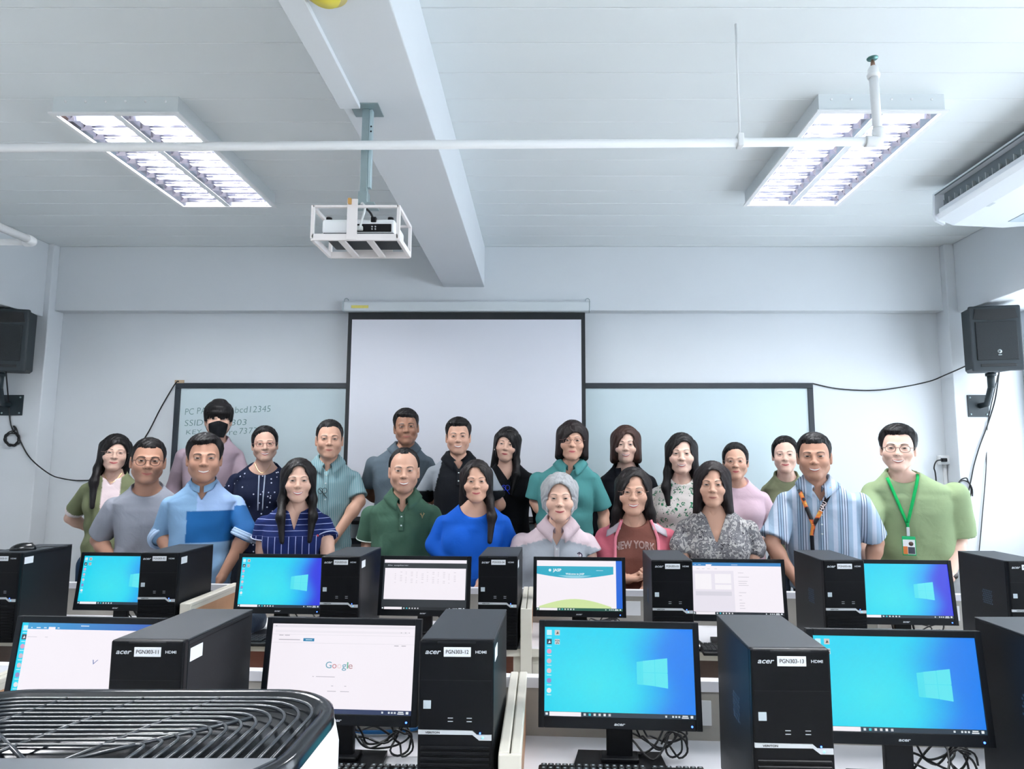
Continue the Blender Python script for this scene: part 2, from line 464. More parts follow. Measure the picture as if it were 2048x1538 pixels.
# ---------------------------------------------------------------- projection screen and whiteboard
s0 = PY(697, 625, WY - .13); s1 = PY(1170, 625, WY - .13)
SY = WY - .13
ps = empty('projection_screen', ((s0.x + s1.x) / 2, SY, 1.10), 0, 'pull-down white projection screen with black border', 'projection screen')
sw = (s1.x - s0.x) / 2; sh = s0.z - 1.10
link('fabric', box(-sw, sw, 0, .0015, 0, sh), mat('screen_border', '#10161b', .7), ps)
link('white_surface', box(-sw + .03, sw - .03, -.0012, 0, .03, sh - .055), mat('screen_white', '#d9dbe4', .85, noise=.012, nscale=3), ps)
link('bottom_bar', tube([(-sw - .01, 0, -.012), (sw + .01, 0, -.012)], .014, 12), M_black, ps)
cz0 = PY(690, 624, SY).z - 1.10; cz1 = PY(690, 604, SY).z - 1.10
hc = link('housing', box(-sw - .035, sw + .035, -.035, .03, cz0, cz1, .012, 3), mat('screen_case', '#d3dade', .4), ps)
link('yellow_sticker', box(-sw + .03, -sw + .16, -.0362, -.035, cz0 + .022, cz0 + .044), mat('sticker_yellow', '#d9cf6a', .5), hc)
for sx in (-1, 1):
    link('hanging_hook', tube([(sx * (sw + .02) + .016 * math.cos(t), 0, cz1 + .012 + .016 * math.sin(t)) for t in [k * PI / 8 for k in range(13)]], .003, 6), M_steel, hc)
    link('end_cap', box(sx * (sw + .035) - .006, sx * (sw + .035) + .006, -.037, .032, cz0 - .002, cz1 + .002, .004), mat('cap_grey', '#aeb8bd', .4), hc)
b0 = PY(352, 766, WY - .02); b1 = PY(1625, 766, WY - .02)
wb = empty('whiteboard', ((b0.x + b1.x) / 2, WY - .022, .92), 0, 'long white board in a black frame behind the group', 'whiteboard')
bw = (b1.x - b0.x) / 2; bh = b0.z - .92
link('writing_surface', box(-bw + .02, bw - .02, .004, .02, .02, bh - .02), mat('board_enamel', '#c6d6dc', .22, noise=.03, nscale=2, spec=.4), wb)
M_fr = mat('board_frame', '#17212a', .45)
link('frame_top', box(-bw, bw, -.006, .021, bh - .042, bh, .002), M_fr, wb)
link('frame_bottom', box(-bw, bw, -.006, .021, 0, .042, .002), M_fr, wb)
link('frame_side', box(-bw, -bw + .042, -.006, .021, .042, bh - .042, .002), M_fr, wb)
link('frame_side', box(bw - .042, bw, -.006, .021, .042, bh - .042, .002), M_fr, wb)
link('pen_tray', box(-.6, .6, -.06, -.006, .0, .012, .002), M_fr, wb)
M_ink = mat('marker_ink', '#5c7f80', .7)
def scrawl(t, px, py, px2, hpx, tilt=0):
    p = PY(px, py, WY - .019); p2 = PY(px2, py, WY - .019)
    o = link('marker_writing', text_mesh(t, hpx / 259 , p2.x - p.x, bold=-.012, shear=.1, center=False, depth=0), M_ink, wb, tuple(Vector((p.x, WY - .0192, p.z)) - Vector(wb.location)), (0, -R(tilt), 0))
scrawl('PC', 370, 830, 388, 13, 3); scrawl('PA', 394, 828, 412, 13, 3); scrawl('bcd12345', 470, 826, 541, 13, 2)
scrawl('SSID', 369, 852, 406, 12, 2); scrawl('303', 463, 851, 493, 12, 2)
scrawl('KEY', 372, 869, 404, 9, 3); scrawl('re', 458, 870, 474, 12, 2); scrawl('73', 479, 868, 494, 12, 2); scrawl('73', 498, 867, 513, 12, 2)
link('tape_piece', box(-.035, .035, -.009, .0, bh - .002, bh + .022, .001), mat('masking_tape', '#b29b80', .7), wb, (-bw + .03, 0, 0))

# ---------------------------------------------------------------- loudspeakers on the columns
def loudspeaker(px0, px1, py0, py1, Y, yaw, label, lab2, plate_px, sgn):
    a = PY(px0, py0, Y); b = PY(px1, py1, Y)
    W = abs(b.x - a.x); Hh = a.z - b.z; cx = (a.x + b.x) / 2
    e = empty('loudspeaker', (cx, Y, b.z), yaw, label, 'loudspeaker', 'wall loudspeakers')
    D = .27
    bm = bmesh.new()
    pts = [(-W / 2, 0), (W / 2, 0), (W / 2, .12), (W / 2 - .07, D), (-W / 2 + .07, D), (-W / 2, .12)]
    body = prism(pts, .02, Hh - .015, 'z')
    M_spk = mat('speaker_shell', '#1b252b', .6, noise=.1, nscale=80, bump=.1, bscale=300)
    link('cabinet', body, M_spk, e)
    link('baffle', box(-W / 2 - .004, W / 2 + .004, -.02, .005, .0, Hh, .018, 3), M_spk, e)
    link('grille', box(-W / 2 + .03, W / 2 - .03, -.027, -.018, .075, Hh - .115, .006), mat('speaker_grille', '#0e171c', .7, bump=.5, bscale=500), e)
    link('horn_mouth', prism([(-W / 2 + .035, Hh - .025), (W / 2 - .035, Hh - .025), (W / 2 - .02, Hh - .095), (0, Hh - .108), (-W / 2 + .02, Hh - .095)], -.024, -.018), mat('horn_black', '#06090b', .35), e)
    link('port_slot', box(-W / 2 + .05, W / 2 - .05, -.024, -.019, .03, .05, .003), mat('horn_black', '#06090b', .35), e)
    bdg = link('badge', lathe([(0, 0), (.014, 0), (.014, .002), (0, .002)], 20), mat('badge_silver', '#aeb6b8', .35, metal=.5), e, (.01, -.027, .135), (PI / 2, 0, 0))
    for k in range(3):
        link('badge_mark', box(-.011, .011, -.0012, .0012, 0, .0006), M_black, bdg, (0, 0, .002), (0, 0, k * PI / 3))
    link('badge_text', box(.0, .022, -.0285, -.027, .108, .113), mat('badge_silver', '#aeb6b8', .35, metal=.5), e)
    # bracket
    pa = PY(plate_px[0], plate_px[1], WY - .16); pb = PY(plate_px[2], plate_px[3], WY - .16)
    br = empty('speaker_bracket', ((pa.x + pb.x) / 2, WY - .16, pb.z), 0, lab2, 'wall bracket', 'speaker brackets')
    pw = pb.x - pa.x; ph = pa.z - pb.z
    M_br = mat('bracket_paint', '#18262c', .5)
    link('wall_plate', box(-pw / 2, pw / 2, -.008, -.0005, 0, ph, .002), M_br, br)
    for sx in (-1, 1):
        for zz in (.12, .88):
            link('bolt', lathe([(0, 0), (.007, 0), (.006, .004), (0, .004)], 8), mat('bolt_zinc', '#9fb3b6', .3, metal=.7), br, (sx * pw * .38, -.008, ph * zz), (PI / 2, 0, 0))
    tip = Vector((cx, Y + .08, b.z - .03)) - br.location
    link('arm', tube([(sgn * .01, -.01, ph * .5), (sgn * .03, -.06, ph * .55), (tip.x, tip.y, tip.z - .06)], .02, 10), M_br, br)
    link('arm_post', tube([(tip.x, tip.y, tip.z - .08), (tip.x, tip.y, tip.z + .03)], .024, 12), M_br, br)
    link('clamp_ring', lathe([(.0, 0), (.034, 0), (.034, .02), (0, .02)], 14), M_br, br, (tip.x, tip.y, tip.z + .005))
    return e, br
loudspeaker(1940, 2042, 612, 742, 4.68, R(-12), 'black loudspeaker on arm beside the window column', 'black square wall bracket under loudspeaker beside the window', (1933, 790, 1978, 834), 1)
loudspeaker(-62, 40, 616, 742, 4.68, R(18), 'black loudspeaker on arm beside the coiled cable', 'black square wall bracket above the coiled cable', (3, 790, 45, 831), -1)
def wire(name, pts, r, label, cat='cable', n=8, m=None):
    return tag(link(name, tube(smooth_path(pts, n), r, 7), m or M_cable), label, cat)
F = lambda px, py, Y=WY - .01: tuple(PY(px, py, Y))
K = WY - .17
# left speaker cable, coil, run to the board corner
coil = [F(12, 742, 4.8), F(16, 790, K - .02), F(22, 850, K)]
for t in range(0, 28):
    an = t * PI / 5; rr = 14 + 2.5 * math.sin(t * 1.7)
    coil.append(F(24 + rr * math.cos(an) , 878 + rr * math.sin(an) * .92, K - .004 * (t % 5)))
coil += [F(30, 860, K), F(27, 852, K), F(33, 858, K), F(42, 885, K)]
coil += [F(62, 918, K), F(99, 948, K - .005), F(125, 957), F(160, 961), F(200, 955), F(250, 920), F(290, 875), F(322, 815), F(350, 768, WY - .03), F(358, 763, WY - .03)]
wire('speaker_cable', coil, .0045, 'black speaker cable coiled on the wall and running to the board corner', n=5)
wire('speaker_cable', [F(1625, 767), F(1680, 778), F(1760, 780), F(1850, 765), F(1895, 748, WY - .17), F(1945, 726, 4.75)], .005, 'black cable sagging from whiteboard corner to loudspeaker')
cc = [F(1998, 745, 4.75), F(1990, 800, K - .03), F(1975, 850, K), F(1960, 890, K), F(1948, 930, K), F(1942, 960, K)]
for t in range(0, 20):
    an = t * PI / 5 + 1
    cc.append(F(1928 + 15 * math.cos(an) + (t % 7) - 2, 975 + 22 * math.sin(an) + t * .5, K - .006 * (t % 4)))
wire('speaker_cable', cc, .0048, 'black cable looped in a bundle below the window-side bracket', n=5)
wire('speaker_cable', [F(1996, 750, 4.75), F(1975, 850, K), F(1972, 940, K), F(1963, 1050, K), F(1955, 1150, K), F(1952, 1300, K)], .0035, 'thin black cable hanging straight down the window-side column')
# socket on the wall
q = PY(1887, 920, WY)
so = empty('wall_socket', (q.x, WY, q.z), 0, 'white surface socket with black plug on the front wall', 'socket')
link('box', box(-.05, .05, -.04, -.0005, -.035, .035, .004), M_white, so)
link('faceplate', box(-.045, .045, -.044, -.04, -.03, .03, .002), M_white, so)
link('plug', box(-.05, -.012, -.075, -.044, -.014, .014, .006), M_black, so)
link('plug_cord', tube(smooth_path([(-.05, -.06, 0), (-.09, -.06, -.01), (-.105, -.05, -.06), (-.085, -.03, -.13), (-.08, -.03, -.5)], 6), .005), M_cable, so)
link('conduit', box(-.012, .012, -.014, -.0005, -.9, -.035, .002), M_white, so)

# ---------------------------------------------------------------- suspended air conditioner
def aircon():
    f0 = PY(1872, 430, 3.95)
    e = empty('air_conditioner', (f0.x, 3.95, f0.z), 0, 'white ceiling-suspended air conditioner near the window', 'air conditioner')
    L = 1.55
    M_ac = mat('aircon_white', '#e8eef4', .3)
    # profile in (x,z): outlet face at the left, bottom slopes down to the right
    prof = [(0, .0), (.0, .012), (.035, .105), (.05, .125), (.64, .15), (.66, .13), (.66, -.06), (.40, -.075), (.12, -.06), (.02, -.02)]
    bot = [(0, 0), (.012, -.03), (.10, -.065), (.40, -.08), (.66, -.06), (.66, .14), (.05, .14), (.05, .02)]
    body = prism(bot, -L, 0)
    link('casing', body, M_ac, e)
    link('outlet_back', box(.046, .0499, -L + .02, -.02, .02, .135), mat('aircon_slot', '#7a848a', .6), e)
    link('top_lip', box(.0, .05, -L, 0, .125, .14, .002), M_ac, e)
    link('trim_strip', box(-.002, .004, -L, 0, .122, .128, .001), mat('aircon_trim', '#6f7a80', .3, metal=.5), e)
    link('end_cap', prism([(-.01, .0), (.0, -.035), (.05, -.06), (.05, .14), (.0, .14), (-.006, .06)], -.004, .02), M_ac, e)
    fin = box(.012, .045, -.0015, .0015, .012, .07, .001); fin.materials.append(mat('aircon_fin', '#cdd3d6', .5))
    for k in range(26):
        f = link('louvre_fin', fin, None, e, (0, -.07 - k * .055, 0), (0, 0, R(28)))
    link('flap', box(.004, .012, -L + .02, -.025, .0, .03, .003), M_ac, e)
    link('inlet_grille', box(.36, .62, -L + .1, -.10, -.082, -.072, .003), mat('aircon_inlet', '#b9c9d2', .5), e)
    link('display', box(.10, .13, -.36, -.30, -.066, -.060, .002), mat('aircon_disp', '#c3ccd2', .3), e)
    for yy in (-.15, -L + .15):
        link('hanger_rod', tube([(.12, yy, .13), (.12, yy, CZ - f0.z)], .006, 8), mat('rod_teal', '#3c6c70', .4, metal=.4), e)
aircon()
# ================================================================ computer desks
ROWA = R(-4.18)
DZ = .70; PTOP = .87
def rowY(Y0, X): return Y0 - .073 * X
M_lam = mat('desk_laminate', '#e4e4ea', .3, noise=.03, nscale=5)
M_cream = mat('desk_cream', '#cfcbc0', .45, noise=.04, nscale=8)
M_grey = mat('panel_grey', '#a8a49c', .6, noise=.06, nscale=30)
M_brown = mat('panel_brown', '#7d4a3c', .55, noise=.18, nscale=9, stretch=(1, 1, 14))
M_dbrown = mat('panel_dark', '#4a3a34', .55, noise=.18, nscale=9, stretch=(1, 1, 14))
divs = [-3.39, -1.658, -.073, 1.50, 3.06]
def slab(x0, x1, d0, d1, z0, z1):      # plan follows the slight skew of the desk row
    return prism([(x0, d0 - .073 * x0), (x1, d0 - .073 * x1), (x1, d1 - .073 * x1), (x0, d1 - .073 * x0)], z0, z1, 'z')
def desk_row(Yf, Yp, word, gname):
    for k in range(4):
        x0, x1 = divs[k] + .0225, divs[k + 1] - .0225
        xc = (x0 + x1) / 2; hw = (x1 - x0) / 2
        place = ['at the end away from the window', 'between the two dividers farther from the window', 'between the middle and window-side dividers', 'at the window end'][k]
        d = empty('computer_desk', (xc, rowY(Yf, xc), 0), 0, 'white laminate computer desk in the %s row, %s' % (word, place), 'desk', gname)
        dep = Yp - Yf
        link('desktop', slab(-hw, hw, .004, dep, DZ - .03, DZ) , M_lam, d)
        link('edge_band', slab(-hw, hw, -.004, .0038, DZ - .034, DZ - .0005), M_cream, d)
        link('back_panel', slab(-hw, hw, dep, dep + .03, .1, PTOP - .03), M_grey, d)
        link('back_rail', slab(-hw, hw, dep - .004, dep + .034, PTOP - .03, PTOP), M_lam, d)
        link('modesty_panel', slab(-hw, hw, .20, .218, .12, DZ - .034), M_brown if k % 2 else M_dbrown, d)
        for u in (.33, .7):
            link('outlet_plate', slab(-hw + 2 * hw * u - .05, -hw + 2 * hw * u + .05, dep - .006, dep, DZ + .045, DZ + .115), M_white, d)
        for sx in (-1, 1):
            link('leg_panel', slab(sx * (hw - .02) - .015, sx * (hw - .02) + .015, .02, dep, 0.003, DZ - .03), M_cream, d)
    for k, xd in enumerate(divs):
        if abs(xd) > 3.2: continue
        nm = ['', 'farthest from the window', 'in the middle', 'second from the window', 'at the window end'][k]
        d = empty('desk_divider', (xd, rowY(Yp, xd) + .03, 0), 0, 'cream desk divider %s of the %s row' % (nm, word), 'divider', gname.replace('desks', 'dividers'))
        L = Yp + .03 - Yf if not (k == 3 and word == 'far') else .35
        link('panel', box(-.022, .022, -L, 0, .003, PTOP - .012), M_cream, d)
        link('side_veneer', box(.0221, .0224, -L + .012, -.02, DZ, PTOP - .03), mat('veneer', '#b98d6c', .5, noise=.1), d)
        link('cap_channel', boxes([(-.026, -.0015, -L - .004, .006, PTOP - .012, PTOP + .006), (.0015, .026, -L - .004, .006, PTOP - .012, PTOP + .006)], .004), M_cream, d)
        link('cap_end', box(-.026, .026, -L - .012, -L - .004, .003, PTOP + .005, .004), M_cream, d)
desk_row(1.60, 2.155, 'near', 'near row desks')
desk_row(3.12, 3.62, 'far', 'far row desks')

# ================================================================ computer towers
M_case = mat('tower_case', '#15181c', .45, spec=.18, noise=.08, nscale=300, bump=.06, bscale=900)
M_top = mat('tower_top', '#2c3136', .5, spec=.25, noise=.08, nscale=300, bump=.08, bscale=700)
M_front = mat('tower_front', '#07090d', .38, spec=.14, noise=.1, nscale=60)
M_silver = mat('silver_trim', '#c7ccd2', .3, metal=.35)
M_label = mat('label_paper', '#d9dde3', .6)
M_print = mat('label_print', '#14171b', .6)
M_logo = mat('logo_silver', '#c3c9cf', .3, metal=.2)
M_blue = mat('led_blue', '#3f6bff', .4, emit=4.0)
TW, TH, TD = .175, .405, .352
_sl = box(-TW / 2 + .006, TW / 2 - .006, -.0035, .001, 0, .0085, .002, 1); _sl.materials.append(M_front)
def tower(X, Y, code, label, near=True, yaw=R(-2), group='computer towers'):
    e = empty('computer_tower', (X, Y, DZ), yaw, label, 'computer tower', group)
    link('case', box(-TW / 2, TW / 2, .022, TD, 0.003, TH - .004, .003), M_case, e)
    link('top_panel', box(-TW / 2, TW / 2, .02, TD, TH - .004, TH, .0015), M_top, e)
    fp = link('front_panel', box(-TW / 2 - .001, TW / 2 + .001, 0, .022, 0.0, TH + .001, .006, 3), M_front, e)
    link('top_catch', box(-.045, .045, -.0008, .006, TH - .006, TH - .002, .001), M_case, e)
    zt = TH - .030
    link('logo_lettering', text_mesh('acer', .0110, .037, bold=.018, shear=.25), M_logo, e, (-.055, -.0004, zt), None)
    st = link('name_sticker', box(-.030, .034, -.0012, .001, zt - .006, zt + .0155, .0004, 1), M_label, e)
    link('sticker_text', text_mesh(code, .0085, .054, bold=.012), M_print, st, (.002, -.0012, zt + .0012))
    link('port_lettering', text_mesh('HDMI', .0062, .026, bold=.02), M_logo, e, (.058, -.0004, zt + .002))
    link('chip_sticker', box(-.076, -.058, -.0012, .001, .252, .2705, .0004, 1), mat('chip_sticker', '#aebac2', .35), e)
    for ux in (-.018, .026):
        link('usb_port', boxes([(ux, ux + .012, -.0008, .001, .231, .2325), (ux, ux + .012, -.0008, .001, .2235, .225)]), M_logo, e)
    link('drive_seam', box(-TW / 2 + .004, TW / 2 - .004, -.0004, .001, .315, .3162), M_case, e)
    sz = .196
    tr = link('silver_strip', prism([(-TW / 2 + .001, sz), (.040, sz), (.056, sz - .012), (TW / 2 - .003, sz - .012), (TW / 2 - .003, sz + .000), (.050, sz + .000), (.040, sz + .0085), (-TW / 2 + .001, sz + .0095)], -.003, .002), M_silver, e)
    link('strip_lettering', text_mesh('VERITON', .0042, .034, bold=.03), M_print, tr, (-.053, -.0032, sz + .0025))
    link('power_light', lathe([(0, 0), (.0022, 0), (.0022, .001), (0, .001)], 8), M_blue, tr, (.058, -.003, sz + .004), (PI / 2, 0, 0))
    link('power_button', lathe([(0, 0), (.003, 0), (.003, .0012), (0, .0012)], 10), mat('button_glow', '#8fd0f5', .4, emit=.5), tr, (.064, -.003, sz - .006), (PI / 2, 0, 0))
    if near:
        for k in range(13): link('vent_slat', _sl, None, e, (0, 0, .012 + k * .0125))
    else:
        link('vent_ridges', boxes([(-TW / 2 + .006, TW / 2 - .006, -.003, .001, .012 + k * .0125, .0205 + k * .0125) for k in range(13)]), M_front, e)['kind'] = 'stuff'
    link('side_sticker', box(TW / 2, TW / 2 + .0008, .030, .085, TH - .055, TH - .024), M_label, e)
    link('side_groove', box(TW / 2 - .0005, TW / 2 + .0006, .026, TD - .01, TH - .0165, TH - .014), M_front, e)
    vents = [(-TW / 2 - .0006, -TW / 2 + .0005, .12 + .011 * i + .005 * (j % 2), .126 + .011 * i + .005 * (j % 2), .2 + .009 * j, .2055 + .009 * j) for i in range(6) for j in range(7)]
    link('side_vent', boxes(vents), mat('vent_hole', '#2a3f55', .6), e)['kind'] = 'stuff'
    for sx in (-1, 1):
        for yy in (.04, TD - .04):
            link('rubber_foot', box(sx * .06 - .012, sx * .06 + .012, yy - .012, yy + .012, 0, .004), M_black, e)
    return e
def tX(px, py, Y, Z=None): return PY(px, py, Y).x
# near row
tower(tX(294, 1300, 1.65), 1.65, 'PGN303-11', 'black desktop tower labelled PGN303-11 beside white document screen')
tower(tX(913, 1300, 1.65), 1.65, 'PGN303-12', 'black desktop tower labelled PGN303-12 beside the search page screen')
tower(tX(1581, 1316, 1.575), 1.575, 'PGN303-13', 'black desktop tower labelled PGN303-13 between two blue desktop screens')
tower(tX(2232, 1330, 1.55), 1.55, 'PGN303-14', 'black desktop tower on the near desk end by the window', yaw=R(0))
# far row
FT = [(2, 1120, 3.22, '01', 'black desktop tower with a mouse lying on top', R(0)), (318, 1122, 3.22, '02', 'black desktop tower in front of man in light blue shirt', R(1)), (681, 1124, 3.10, '03', 'black desktop tower in front of man in green polo', R(-2)),
      (996, 1124, 3.10, '04', 'black desktop tower between woman in blue and grey-haired woman', R(-2)), (1344, 1128, 2.98, '05', 'black desktop tower in front of woman in pink jacket', R(-2)),
      (1688, 1130, 2.98, '06', 'black desktop tower in front of man with orange lanyard', R(0)), (2058, 1140, 2.95, '07', 'black desktop tower in front of the window-side column', R(0))]
for px, py, Y, n, lb, yw in FT:
    tower(tX(px, py, Y), Y, 'PGN303-' + n, lb, False, yw)

# ================================================================ monitors
M_bez = mat('monitor_bezel', '#0a0e13', .38, spec=.18, noise=.1, nscale=80)
M_screen = vcol_mat('screen_glow', .35, emit=True, estr=.85)
def mixc(a, b, t): t = max(0, min(1, t)); return tuple(a[i] * (1 - t) + b[i] * t for i in range(3))
def sstep(a, b, x):
    t = max(0, min(1, (x - a) / (b - a))); return t * t * (3 - 2 * t)
def wallpaper(c, far=False):
    cy = lin('#00d2f2'); c2 = lin('#2fe0f0'); bl = lin('#0a86f0'); dp = lin('#2430e0') if far else lin('#0a78f0')
    def fn(u, v):
        d = math.hypot((u - .35) * 1.0, (v - .35) * .8)
        col = mixc(c2, cy, d * 2.2)
        edge = .74 + .10 * (v - .5) + .05 * math.sin(v * 7) - (.16 * max(0, v - .55))
        col = mixc(col, bl, sstep(edge - .22, edge + .16, u))
        col = mixc(col, dp, sstep(edge + .02, edge + .22, u) * (1.0 if far else .5))
        return col
    c.grid(fn, 40, 24)
    # light beams and the four-pane window mark
    c.poly([(.62, .62), (.82, .665), (.825, .34), (.62, .37)], '#45dcec'); 
    pane = '#58e2ee'
    c.layer()
    for q in ([(.662, .505), (.738, .505), (.738, .648), (.662, .632)], [(.743, .505), (.825, .505), (.825, .667), (.743, .650)],
              [(.662, .497), (.738, .497), (.738, .352), (.662, .370)], [(.743, .497), (.825, .497), (.825, .330), (.743, .350)]):
        c.poly(q, pane, False)
    c.layer()
    for i, (u, v, col) in enumerate([(.03, .935, '#bfe9f2'), (.085, .935, '#c8c4c0'), (.03, .83, '#1d2f45'), (.085, .83, '#cfd6da'), (.03, .72, '#d79ac0'), (.03, .61, '#c7b4c6'), (.03, .50, '#d5c2cc'), (.03, .39, '#8f86c4'), (.03, .28, '#dfe6ea')]):
        if i in (4, 5, 6, 7, 8): c.disc(u, v, .016, col, False)
        else: c.rect(u - .017, v - .030, u + .017, v + .030, col, False)
    c.layer()
    for u, v in ((.085, .935), (.03, .83)):
        c.poly([(u - .008, v - .018), (u + .010, v - .012), (u + .002, v + .018)], '#4a3b34' if u > .05 else '#dfe9f0', False)
    c.text('PGN', .070, .832, .020, '#20262c', .03, bold=.03); c.text('SPH', .073, .806, .018, '#20262c', .024, bold=.03)
    c.layer()
    for v in (.885, .78, .675, .565, .455, .345, .235): c.rect(.016, v - .006, .046, v, '#dff6fa', False)
    taskbar(c)
def taskbar(c, col='#0e2a3c', hh=.052, search=True):
    c.rect(0, 0, 1, hh, col)
    c.layer()
    c.rect(.008, hh * .25, .024, hh * .75, '#dfe8ee', False)
    if search: c.rect(.034, .003, .245, hh - .003, '#f3eef4', False)
    for i, q in enumerate(('#cfd8dc', '#35c3d2', '#e0e0dc', '#d8d8da', '#e8e8ea', '#cfcfd2')):
        u = .262 + i * .033; c.rect(u, hh * .25, u + .015, hh * .75, q, False)
    for u in (.80, .845, .865, .885): c.rect(u, hh * .3, u + .012, hh * .7, '#d5dde2', False)
    c.rect(.912, hh * .55, .948, hh * .78, '#e6ecf0', False); c.rect(.908, hh * .2, .952, hh * .42, '#e6ecf0', False)
    c.rect(.965, hh * .25, .982, hh * .8, '#e6ecf0', False)
WHITE = '#f4eef6'
def flat(c, col):
    k = lin(col); c.grid(lambda u, v: k, 2, 2)
def scr_doc(c):
    wallpaper(c)
    c.rect(.05, .05, 1, 1, WHITE)
    c.grid(lambda u, v: mixc(lin('#2f9fd8'), lin('#2b57b8'), u), 16, 1, .05, .925, 1, 1)
    c.layer()
    for u, ww in ((.075, .01), (.115, .03), (.17, .02), (.27, .015)): c.rect(u, .937, u + ww, .948, '#e8f2f8', False)
    c.rect(.205, .925, .255, .953, WHITE, False)
    c.rect(.44, .965, .50, .975, '#dbeaf4', False)
    c.layer(); 
    for u, ww in ((.06, .07), (.19, .02)): c.rect(u, .83, u + ww, .838, '#d8d4de', False)
    c.text('V', .565, .53, .055, '#6f7fb4', .04, shear=.3)
    taskbar(c)
def scr_google(c):
    flat(c, WHITE)
    c.layer()
    c.rect(0, .958, 1, .985, '#e6e2ea', False); c.rect(.02, .90, .95, .925, '#ece7ef', False); c.rect(0, .875, 1, .878, '#dad6de', False)
    c.rect(0, .78, 1, .783, '#d9d5dd', False)
    c.layer()
    for u, v, ww in ((.02, .968, .01), (.05, .862, .03), (.09, .862, .035), (.05, .812, .15), (.86, .762, .03), (.91, .762, .03), (.90, .912, .008), (.93, .912, .008), (.955, .912, .008)): c.rect(u, v, u + ww, v + .008, '#a9a5b0', False)
    c.rect(.223, .80, .30, .835, '#1f7fae', False); c.layer(); c.rect(.24, .814, .285, .822, '#cfe6f0', False)
    x = .395
    for ch, col, wd in (('G', '#5a9fb8', .046), ('o', '#c77f88', .034), ('o', '#ecd6d8', .034), ('g', '#5a9fb8', .034), ('l', '#69b49a', .010), ('e', '#b98a90', .034)):
        c.text(ch, x, .50, .075, col, wd * .88); x += wd * 1.0
    c.layer()
    for u, v, ww in ((.31, .40, .01), (.335, .40, .13), (.42, .24, .06), (.51, .24, .06), (.445, .30, .014), (.535, .30, .014)): c.rect(u, v, u + ww, v + .008, '#c2bcc8', False)
    taskbar(c, '#22345c')
def scr_table(c):
    flat(c, '#2a3036')
    c.rect(.01, .93, .99, .995, WHITE); c.rect(0, .84, 1, .925, '#23292f')
    c.text('file explorer', .05, .87, .022, '#c9d0d6', .25)
    c.rect(.02, .20, .985, .825, WHITE)
    c.layer()
    for r in range(7):
        for k in range(12):
            if (r * 7 + k * 3) % 5 and .14 + k * .06 < .9: c.rect(.14 + k * .064, .74 - r * .035, .155 + k * .064 + .01 * (k % 2), .75 - r * .035, '#d3ccd6', False)
    taskbar(c, '#12181e')
def scr_jasp(c):
    flat(c, '#1b66d8')
    c.rect(0, 0, .93, 1, WHITE)
    top = lin('#1fa9c9')
    pts = [(.0, .885), (.90, .885), (.90, .73)] + [(.90 - .90 * t, .73 - .085 * math.sin(PI * t)) for t in [k / 16 for k in range(1, 17)]]
    c.poly(pts, '#23a9c6')
    pts = [(.25, .70), (.65, .70)] + [(.65 - .4 * t, .70 - .05 * math.sin(PI * t)) for t in [k / 8 for k in range(1, 9)]]
    c.poly(pts, '#8fd0e2')
    c.text('JASP', .19, .78, .055, '#eef6f8', .10, bold=.03); c.disc(.155, .803, .016, '#d8f0f4')
    c.text('Welcome to JASP', .34, .715, .036, '#f2fafc', .22, bold=.02)
    c.layer(); c.rect(.70, .80, .78, .808, '#d8f0f4', False)
    pts = [(.03 + .84 * t, .08 + .15 * math.sin(PI * t)) for t in [k / 16 for k in range(17)]]
    c.poly([(.87, .04), ] + pts[::-1] + [(.03, .04)], '#cfe4a2')
    taskbar(c, '#1c5a4a')
def scr_stats(c):
    flat(c, WHITE)
    c.rect(0, .935, 1, 1, '#2c7fc0'); c.layer()
    for u, ww in ((.04, .015), (.08, .03), (.22, .015), (.45, .07)): c.rect(u, .955, u + ww, .963, '#dfeaf4', False)
    c.rect(.165, .935, .225, .965, WHITE, False)
    c.rect(0, .05, .47, .84, '#e6e1ec')
    c.layer(); c.rect(.04, .48, .22, .78, '#f5f1f6', False); c.rect(.26, .60, .44, .78, '#f5f1f6', False); c.rect(.26, .48, .44, .57, '#f5f1f6', False)
    c.rect(.04, .36, .44, .44, '#d6d3de', False)
    c.layer()
    for v, ww in ((.80, .06), (.72, .12), (.64, .10), (.60, .09), (.56, .11), (.42, .08), (.36, .03), (.28, .03), (.22, .06), (.17, .05), (.12, .06)): c.rect(.52, v, .52 + ww, v + .008, '#c4bfcb', False)
    for u in (.06, .12, .18, .26): c.rect(u, .875, u + .03, .885, '#d2cdd8', False)
    taskbar(c, '#141d28')
_scr = {}
def screen_mesh(kind, w, h):
    if kind in _scr: return _scr[kind]
    c = Canvas(w, h)
    {'desk': lambda: wallpaper(c), 'deskfar': lambda: wallpaper(c, True), 'doc': lambda: scr_doc(c), 'google': lambda: scr_google(c), 'table': lambda: scr_table(c), 'jasp': lambda: scr_jasp(c), 'stats': lambda: scr_stats(c)}[kind]()
    me = c.mesh(); me.materials.append(M_screen); _scr[kind] = me
    return me
MW, MH, SWD, SHT = .443, .277, .410, .2306
rng = random.Random(4)
